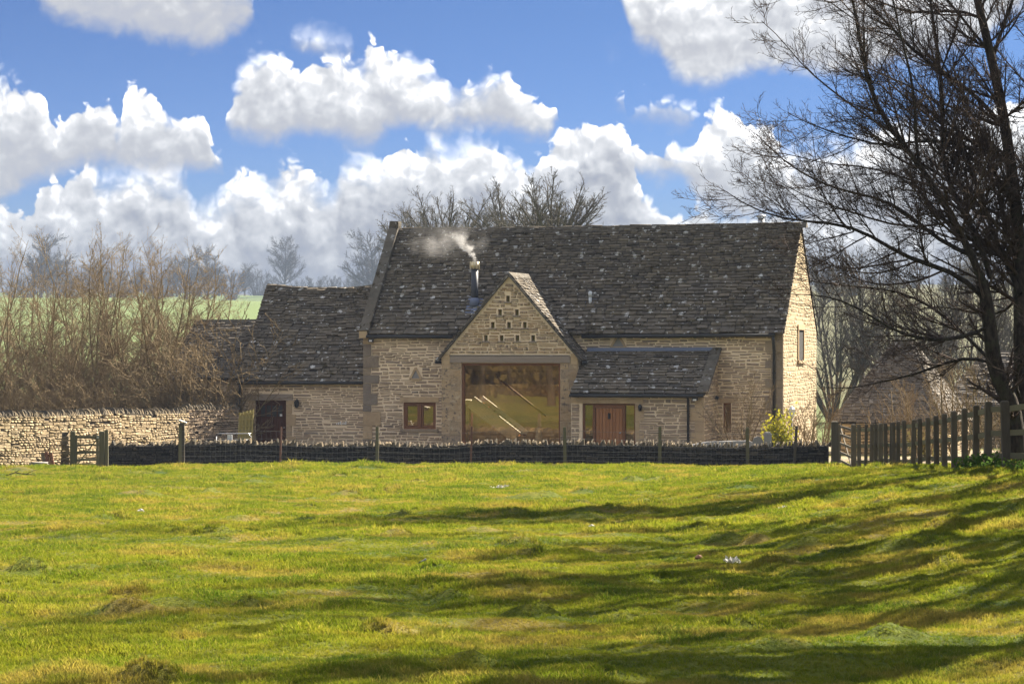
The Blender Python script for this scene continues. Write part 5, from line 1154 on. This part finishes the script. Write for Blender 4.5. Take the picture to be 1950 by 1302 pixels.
bush('straw_plant', 'dry straw coloured plant behind the low wall near the left posts', 366, 86.0, (.42, .3, .68), 160, .16, 'straw leaf')
bush('leafy_shrub', 'pale leafy shrub beside the sapling behind the rail fence', 1765, 92, (.9, .6, 1.1), 900, .11, 'bramble leaf')
def sapling(px, Y, h, lab):
    X = (px - CX) / F * Y; z = gzf(X, Y); o = empty('sapling', (X, Y, z), 0, label=lab, cat='tree'); MB().tube([(0, 0, -.1), (.02, 0, h * .5), (-.05, 0, h)], [.045, .035, .012], 8).build('trunk', 'orange twig', o, True)
    P = np.array([[(0, 0, h * .3), (.0, 0, h * .6), (-.05, 0, h)]], float); P1, R1 = sprout(P, np.array([[.03, .025, .012]]), 16, 45, .5, 5, .15, .1, .1, 1, .5, .005); P2, R2 = sprout(P1, R1, 5, 40, .5, 4, .1, .12, .1, 1, .6, .005)
    link(bpy.data.objects.new('crown', tube_mesh('crown', [(P1, R1, 4), (P2, R2, 3)], 'orange twig')), o)
sapling(1793, 84, 3.3, 'slim straight sapling behind the middle of the rail fence'); sapling(1700, 88, 2.4, 'thin sapling before the hipped outbuilding')

# --- trees outside the picture on the right: they throw the dappled shade over the field
OT = [proto_tree('dark bark', 'twig bark', H=13, stems=1, d1=3.4, d2=3.0, d3=3.2, d4=1.8, r0=.22, rmin=.0095, up=.10, ang=46, clear=.42, l1=.30, l2=.45), proto_tree('dark bark', 'twig bark', H=12.5, stems=4, d1=2.2, d2=3.0, d3=3.0, d4=1.8, r0=.14, rmin=.0095, up=.12, ang=40, clear=.42, fan=.14, l1=.26)]
for i, (x, y, s, k) in enumerate(((13.2, 50.0, 1.5, 0), (16.2, 58.0, 1.6, 1), (19.5, 68.5, 1.6, 0), (23.5, 78.5, 1.6, 1), (12.0, 43.0, 1.45, 1), (11.4, 36.5, 1.5, 0), (10.4, 30.0, 1.45, 1), (9.6, 24.0, 1.4, 0), (14.6, 38.0, 1.6, 0), (13.5, 28.0, 1.5, 1), (17.5, 47.0, 1.6, 1), (8.8, 17.5, 1.35, 1), (12.5, 19.0, 1.5, 0), (15.0, 52.5, 1.6, 1), (18.0, 62.0, 1.6, 1), (13.0, 33.0, 1.55, 1), (16.5, 41.5, 1.6, 0), (11.5, 25.5, 1.5, 0), (7.8, 13.0, 1.3, 0))):
    tree_obj('bare_tree', OT[k], (x, y, gzf(x, y) - .1), i * 1.9, s, label='bare tree of the row beyond the right edge that shades the field', cat='tree', group='trees beyond the right edge')
# --- wood behind the camera, mirrored in the big pane
def mirror_spot(t, w): return -.56 * t + .828 * w - .5, 91 - .828 * t - .56 * w
for i in range(16):
    x, y = mirror_spot(44 + (i * 7) % 23, -17 + i * 1.9)
    tree_obj('bare_tree', OT[i % 2], (x, y, gzf(x, y) - .1), i * 1.1, .95, label='tree of the wood behind the viewer mirrored in the big pane', cat='tree', group='wood behind the viewer')
for i in range(9):
    x, y = mirror_spot(60 + (i % 2) * 5, -22 + i * 4.4); V, q = leaf_cloud(2200, (4.5, 3.5, 3.2), .45, 14); o = empty('undergrowth_bush', (x, y, gzf(x, y) - .2), i, label='brown undergrowth bush of the wood behind the viewer', cat='bush', group='undergrowth behind the viewer'); link(bpy.data.objects.new('foliage', mesh_np('foliage', V, q, np.full(len(q), 4), 'holly leaf')), o)

# ------------------------------------------------------------------ small things in the yard
def small(name, mb, mat, px, Y, label, cat, rz=0.0, dz=0.0, smooth=False):
    X = (px - CX) / F * Y; o = mb.build(name, mat, None, smooth, label=label, cat=cat); o.location = (X, Y, gzf(X, Y) + dz); o.rotation_euler = (0, 0, rz); return o
small('stone_post', MB().box(-.12, .12, -.1, .1, -.1, .98, .01).bar((0, 0, .98), (0, 0, 1.04), .22, .19, up=(0, 1, 0), taper=.7), 'grey slab', 1462, 85.2, 'square grey stone post in front of the yellow bush', 'post')
small('round_topped_stone', MB().prism([(-.17, -.1), (.17, -.1), (.17, .72), (.12, .84), (.0, .89), (-.12, .84), (-.17, .72)], -.05, .05), 'grey slab', 1443, 85.4, 'small round topped grey stone slab behind the low wall', 'stone slab')
small('covered_bench', MB().prism([(-1.15, 0), (1.15, 0), (1.12, .62), (.7, .74), (-.6, .70), (-1.12, .60)], -.35, .35), 'galvanised', 1382, 86.0, 'long grey covered bench beyond the low wall', 'bench')
small('timber_sleeper', MB().box(-1.7, 1.6, -.1, .1, .45, .66, .01).box(-1.5, -1.3, -.08, .08, 0, .45).box(1.2, 1.4, -.08, .08, 0, .45), 'weathered wood', 1278, 86.2, 'long dark timber edging before the lean-to wall', 'timber')
lx = empty('lamp_post', (*gp(1508, 87.5), 0), 0, label='slim white garden lantern on a post beside the gable', cat='lamp')
MB().tube([(0, 0, -.1), (0, 0, 1.55)], .03, 8).build('post', 'grey slab', lx, True); MB().tube([(0, 0, 1.55), (0, 0, 1.62), (0, 0, 1.85), (0, 0, 1.95)], [.05, .09, .12, .02], 6).build('lantern', 'white paint', lx)
bx_ = empty('bird_box', (*gp(347, 83.55), 0), 0, label='white roofed bird box on top of the left fence post', cat='bird box'); bz_ = CZ + (HY - 812) / F * 83.55
MB().box(-.07, .07, -.07, .07, bz_, bz_ + .13).build('box', 'weathered wood', bx_); MB().bar((-.10, 0, bz_ + .21), (.14, 0, bz_ + .12), .2, .03).build('roof', 'white paint', bx_)
# trellis panel leaning beside the stable door
def trellis():
    Y = 91.0; a = gp(451, Y); c = gp(477, Y); zt = CZ + (HY - 779) / F * Y; W = c[0] - a[0]; o = empty('trellis_panel', (a[0], a[1], 0), 0, label='yellowish wooden trellis panel left of the stable door', cat='trellis')
    for i in range(5): x = W * i / 4; MB().bar((x, 0, 0), (x + .08, .25, zt - .12 * (4 - i) / 4), .035, .02).build('upright', 'trellis wood', o)
    for i in range(8): z = .1 + i * (zt - .25) / 7; MB().bar((.02, .03 + .2 * z / zt, z), (W + .07, .03 + .2 * z / zt, z + .02 * i / 7), .02, .035).build('crosspiece', 'trellis wood', o)
    MB().add([(0, .06, 0), (W, .06, 0), (W + .08, .31, zt - .02), (.08, .31, zt - .14)], [(0, 1, 2, 3)]).build('backing', 'trellis wood', o)
trellis()
# pale tubular hurdle behind the wall
def hurdle():
    Y = 87.0; a = gp(412, Y); o = empty('metal_hurdle', (a[0], a[1], 0), 0, label='pale tubular metal hurdle in front of the trellis', cat='hurdle')
    for z in (.4, .62, .84, 1.05): MB().tube([(0, 0, z), (1.15, 0, z)], .012, 6).build('rail', 'galvanised', o, True)
    MB().tube([(0, 0, 0), (0, 0, .95), (.1, 0, 1.05), (1.05, 0, 1.05), (1.15, 0, .95), (1.15, 0, 0)], .016, 6).build('frame', 'galvanised', o, True)
    MB().box(.36, .52, .02, .1, .55, 1.0).build('feed_hopper', 'plastic vent', o)
hurdle()
# bits on the grass: fallen branch, wool, stones, bird
def ground_px(px, py):
    d = 8000.0 / (py - 790)
    for _ in range(20): d += (F * (CZ - gzf((px - CX) / F * d, d)) / (py - HY) - d) * .5
    return (px - CX) / F * d, d
x, y = ground_px(42, 907); o = MB().tube([(-.45, 0, .02), (-.2, .05, .10), (.1, 0, .06), (.5, .05, .03)], [.012, .014, .012, .006], 5).tube([(-.2, .05, .10), (-.05, .1, .2)], [.01, .004], 5).tube([(.1, 0, .06), (.3, .1, .16), (.4, .1, .17)], [.01, .006, .003], 5).build('fallen_branch', 'dark bark', None, True, label='thin forked branch fallen on the grass at far left', cat='branch'); o.location = (x, y, gzf(x, y))
for px, py, s, lab in ((1488, 972, .17, 'tuft of white fleece on the grass right of centre'), (955, 929, .22, 'pale fleece lying on the sunlit grass before the barn'), (1395, 1073, .12, 'greyish wisp of fleece in the dappled grass')):
    x, y = ground_px(px, py); V, q = leaf_cloud(70, (s, s * .6, s * .12), .045, 5); o = bpy.data.objects.new('fleece_tuft', mesh_np('fleece_tuft', V, q, np.full(len(q), 4), 'wool')); link(o); o.location = (x, y, gzf(x, y) + .02); tag(o, lab, 'fleece', 'fleece on the grass')
def bird():
    x, y = ground_px(804, 1080); o = empty('small_bird', (x, y, gzf(x, y) + .02), .5, label='tiny grey and black bird standing on the grass', cat='bird')
    MB().tube([(-.055, 0, .05), (-.03, 0, .06), (.0, 0, .07), (.03, 0, .085), (.05, 0, .105), (.066, 0, .118), (.085, 0, .118), (.1, 0, .112)], [.008, .022, .03, .028, .02, .021, .014, .003], 10).build('body', 'bird grey', o, True)
    MB().bar((-.045, 0, .055), (-.13, 0, .04), .022, .006).build('tail', 'bird black', o)
    for s in (-1, 1): MB().tube([(0, s * .012, .05), (.005, s * .012, 0)], .003, 4).build('leg', 'bird black', o); 
    o.scale = (.55, .55, .55)
    for s in (-1, 1): MB().bar((.03, s * .026, .08), (-.06, s * .02, .06), .01, .03, up=(0, 0, 1)).build('wing', 'bird black', o)
bird()
for px, py, s, mat, lab in ((1330, 1063, .05, 'clay', 'reddish clod on the grass right of centre'), (268, 975, .07, 'pale concrete', 'pale stone on the sunlit grass at left'), (1126, 1005, .06, 'pale concrete', 'small pale stone in the middle of the field')):
    x, y = ground_px(px, py); V = unit(rng.normal(size=(12, 3))); import bmesh; bm = bmesh.new(); bmesh.ops.create_icosphere(bm, subdivisions=2, radius=s)
    for v in bm.verts: v.co *= 1 + .25 * math.sin(v.co.x * 60 + v.co.y * 43 + 1) ; v.co.z *= .6
    me = bpy.data.meshes.new('stone'); bm.to_mesh(me); bm.free(); me.materials.append(MATS[mat]); o = bpy.data.objects.new('loose_stone', me); link(o); o.location = (x, y, gzf(x, y) + s * .2); tag(o, lab, 'stone')

# ------------------------------------------------------------------ grass: short turf, one mass
def build_grass():
    protos = []
    for k in range(5):
        n = 15; V = []; Fs = []
        for i in range(n):
            a = rng.uniform(0, 6.28); r = rng.uniform(0, .05); x, y = r * math.cos(a), r * math.sin(a); h = rng.uniform(.022, .062) * (1.35 if k == 4 else 1); w = rng.uniform(.0022, .0042); b = rng.uniform(0, 6.28); t = rng.uniform(.2, 1.0) * h; e = rng.uniform(0, 6.28)
            bx_, by_ = math.cos(b) * t, math.sin(b) * t; wx, wy = math.cos(e) * w, math.sin(e) * w; j = len(V)
            V += [(x - wx, y - wy, -.01), (x + wx, y + wy, -.01), (x + bx_ * .35 + wx * .8, y + by_ * .35 + wy * .8, h * .6), (x + bx_ * .35 - wx * .8, y + by_ * .35 - wy * .8, h * .6), (x + bx_, y + by_, h)]
            Fs += [(j, j + 1, j + 2, j + 3), (j + 3, j + 2, j + 4)]
        me = bpy.data.meshes.new('tuft'); me.from_pydata(V, [], Fs); me.update(); me.materials.append(MATS['grass blade']); protos.append(me)
    gcol = bpy.data.collections.new('tuft_shapes')
    for me in protos: o = bpy.data.objects.new('tuft', me); gcol.objects.link(o)
    # points: dense near, thinner and larger far away
    N = 500000; u = rng.random(N); y0, y1 = 11.0, 84.6; pw = -.55
    Y = (y0 ** (pw + 1) + u * (y1 ** (pw + 1) - y0 ** (pw + 1))) ** (1 / (pw + 1)); X = rng.uniform(-1, 1, N) * (.215 * Y + 1.2)
    keep = rng.random(N) < np.clip(.45 + 1.1 * (vnoise(X * .9, Y * .9, 21) * .5 + vnoise(X * 3, Y * 3, 22) * .5), .2, 1); X, Y = X[keep], Y[keep]
    wl = 83.9 - .9 * ((X / Y * F + CX) - 200) / 1300; m = Y < np.where(X < -11.8, 81.8 - 1.0 * np.clip(-X - 13.5, 0, 9), wl - .05); X, Y = X[m], Y[m]
    Z = gz(X, Y); sc = (.31 + .0092 * Y) * (.50 + 1.1 * vnoise(X * .7, Y * .7, 31) * vnoise(X * 2.6, Y * 2.6, 32) * 2.0) * rng.uniform(.7, 1.3, len(X))
    hm = np.zeros(len(X))
    for hx, hy, w, h in _hx: hm = np.maximum(hm, np.exp(-(((X - hx) / w) ** 2 + ((Y - hy) / w) ** 2)))
    sc *= 1 - .12 * hm; tus = sstep(vnoise(X * 1.3, Y * 1.1, 41) * .6 + vnoise(X * 4.1, Y * 3.7, 42) * .4, .62, .74); sc *= 1 + .15 * tus
    me = bpy.data.meshes.new('grass_points'); me.vertices.add(len(X)); me.vertices.foreach_set('co', np.stack([X, Y, Z], 1).astype(np.float32).ravel()); me.update()
    at = me.attributes.new('size', 'FLOAT', 'POINT'); at.data.foreach_set('value', sc.astype(np.float32)); ar = me.attributes.new('turn', 'FLOAT_VECTOR', 'POINT')
    ar.data.foreach_set('vector', np.stack([rng.normal(0, .12, len(X)), rng.normal(0, .12, len(X)), rng.uniform(0, 6.28, len(X))], 1).astype(np.float32).ravel())
    o = bpy.data.objects.new('grass', me); link(o); tag(o, 'short tufted spring grass covering the whole field', kind='stuff')
    ng = bpy.data.node_groups.new('grass_scatter', 'GeometryNodeTree'); ng.interface.new_socket('Geometry', in_out='INPUT', socket_type='NodeSocketGeometry'); ng.interface.new_socket('Geometry', in_out='OUTPUT', socket_type='NodeSocketGeometry')
    a = ng.nodes.new('NodeGroupInput'); z = ng.nodes.new('NodeGroupOutput'); ip = ng.nodes.new('GeometryNodeInstanceOnPoints'); ci = ng.nodes.new('GeometryNodeCollectionInfo'); ci.inputs[0].default_value = gcol; ci.inputs[1].default_value = True; ci.inputs[2].default_value = True
    s1 = ng.nodes.new('GeometryNodeInputNamedAttribute'); s1.data_type = 'FLOAT'; s1.inputs[0].default_value = 'size'; s2 = ng.nodes.new('GeometryNodeInputNamedAttribute'); s2.data_type = 'FLOAT_VECTOR'; s2.inputs[0].default_value = 'turn'
    L = ng.links.new; mtp = ng.nodes.new('GeometryNodeMeshToPoints'); L(a.outputs[0], mtp.inputs[0]); L(mtp.outputs[0], ip.inputs['Points']); L(ci.outputs[0], ip.inputs['Instance']); ip.inputs['Pick Instance'].default_value = True
    L(s1.outputs[0], ip.inputs['Scale']); L(s2.outputs[0], ip.inputs['Rotation']); L(ip.outputs[0], z.inputs[0])
    md = o.modifiers.new('scatter', 'NODES'); md.node_group = ng
build_grass()

# ------------------------------------------------------------------ smoke from the flue
def build_smoke():
    fx, fy, fz = FLUE; wx, wy, wz = bw(fx, fy, fz)
    def fn(g):
        p = g.obj(); x, y, z = g.xyz(p)[:]
        w = g.v('ADD', p, g.v('SCALE', g.v('SUBTRACT', g.noise(p, 2.6, 4, .6, col=True), (.5, .5, .5)), .55)); x, y, z = g.xyz(w)[:]
        # the plume rises and bends to the left with growing width
        zc = g.m('MAXIMUM', z, 0.0); path = g.m('MULTIPLY', g.m('POWER', zc, 1.5), -.75); rad = g.m('ADD', .10, g.m('MULTIPLY', zc, .22))
        dx = g.m('SUBTRACT', x, path); r = g.m('SQRT', g.m('ADD', g.m('MULTIPLY', dx, dx), g.m('MULTIPLY', y, y))); core = g.step(g.m('DIVIDE', r, rad), 1.15, .35)
        n = g.step(g.noise(p, 3.6, 3, .55), .36, .70); fade = g.step(z, 1.25, .15); low = g.step(z, -.08, .02)
        den = g.m('MULTIPLY', g.m('MULTIPLY', core, g.m('MULTIPLY', fade, low)), g.m('MULTIPLY', n, 11.0))
        # thin drift spreading left
        q = g.v('MULTIPLY', g.v('SUBTRACT', p, (-1.0, 0, .75)), (.48, 1.6, 1.3)); dr = g.m('MULTIPLY', g.step(g.v('LENGTH', q), 1.0, .2), g.m('MULTIPLY', g.step(g.noise(p, 1.6, 3, .55), .34, .85), .9))
        v = g.n('ShaderNodeVolumePrincipled'); v.inputs['Color'].default_value = (.93, .92, .90, 1); g.put(v.inputs['Density'], g.m('ADD', den, dr)); return v.outputs[0]
    material('smoke', fn, True)
    o = MB().box(-3.2, .55, -.75, .75, -.1, 1.5).build('smoke', 'smoke', None, label='wisp of pale smoke drifting left from the stove flue', cat='smoke', kind='stuff'); o.location = (wx, wy, wz); o.rotation_euler = (0, 0, -TH)
    MATS['smoke'].cycles.volume_step_rate = .5 if hasattr(MATS['smoke'], 'cycles') and hasattr(MATS['smoke'].cycles, 'volume_step_rate') else 1
build_smoke()
# ------------------------------------------------------------------ haze
def build_haze():
    def fn(g):
        v = g.n('ShaderNodeVolumePrincipled'); v.inputs['Color'].default_value = (.20, .25, .34, 1); v.inputs['Density'].default_value = .00048; v.inputs['Anisotropy'].default_value = 0.0; return v.outputs[0]
    material('haze', fn, True)
    o = MB().box(-4500, 4500, -3500, 5500, -6, 66).build('haze', 'haze', None, label='thin blue spring haze over the valley', kind='stuff')
build_haze()
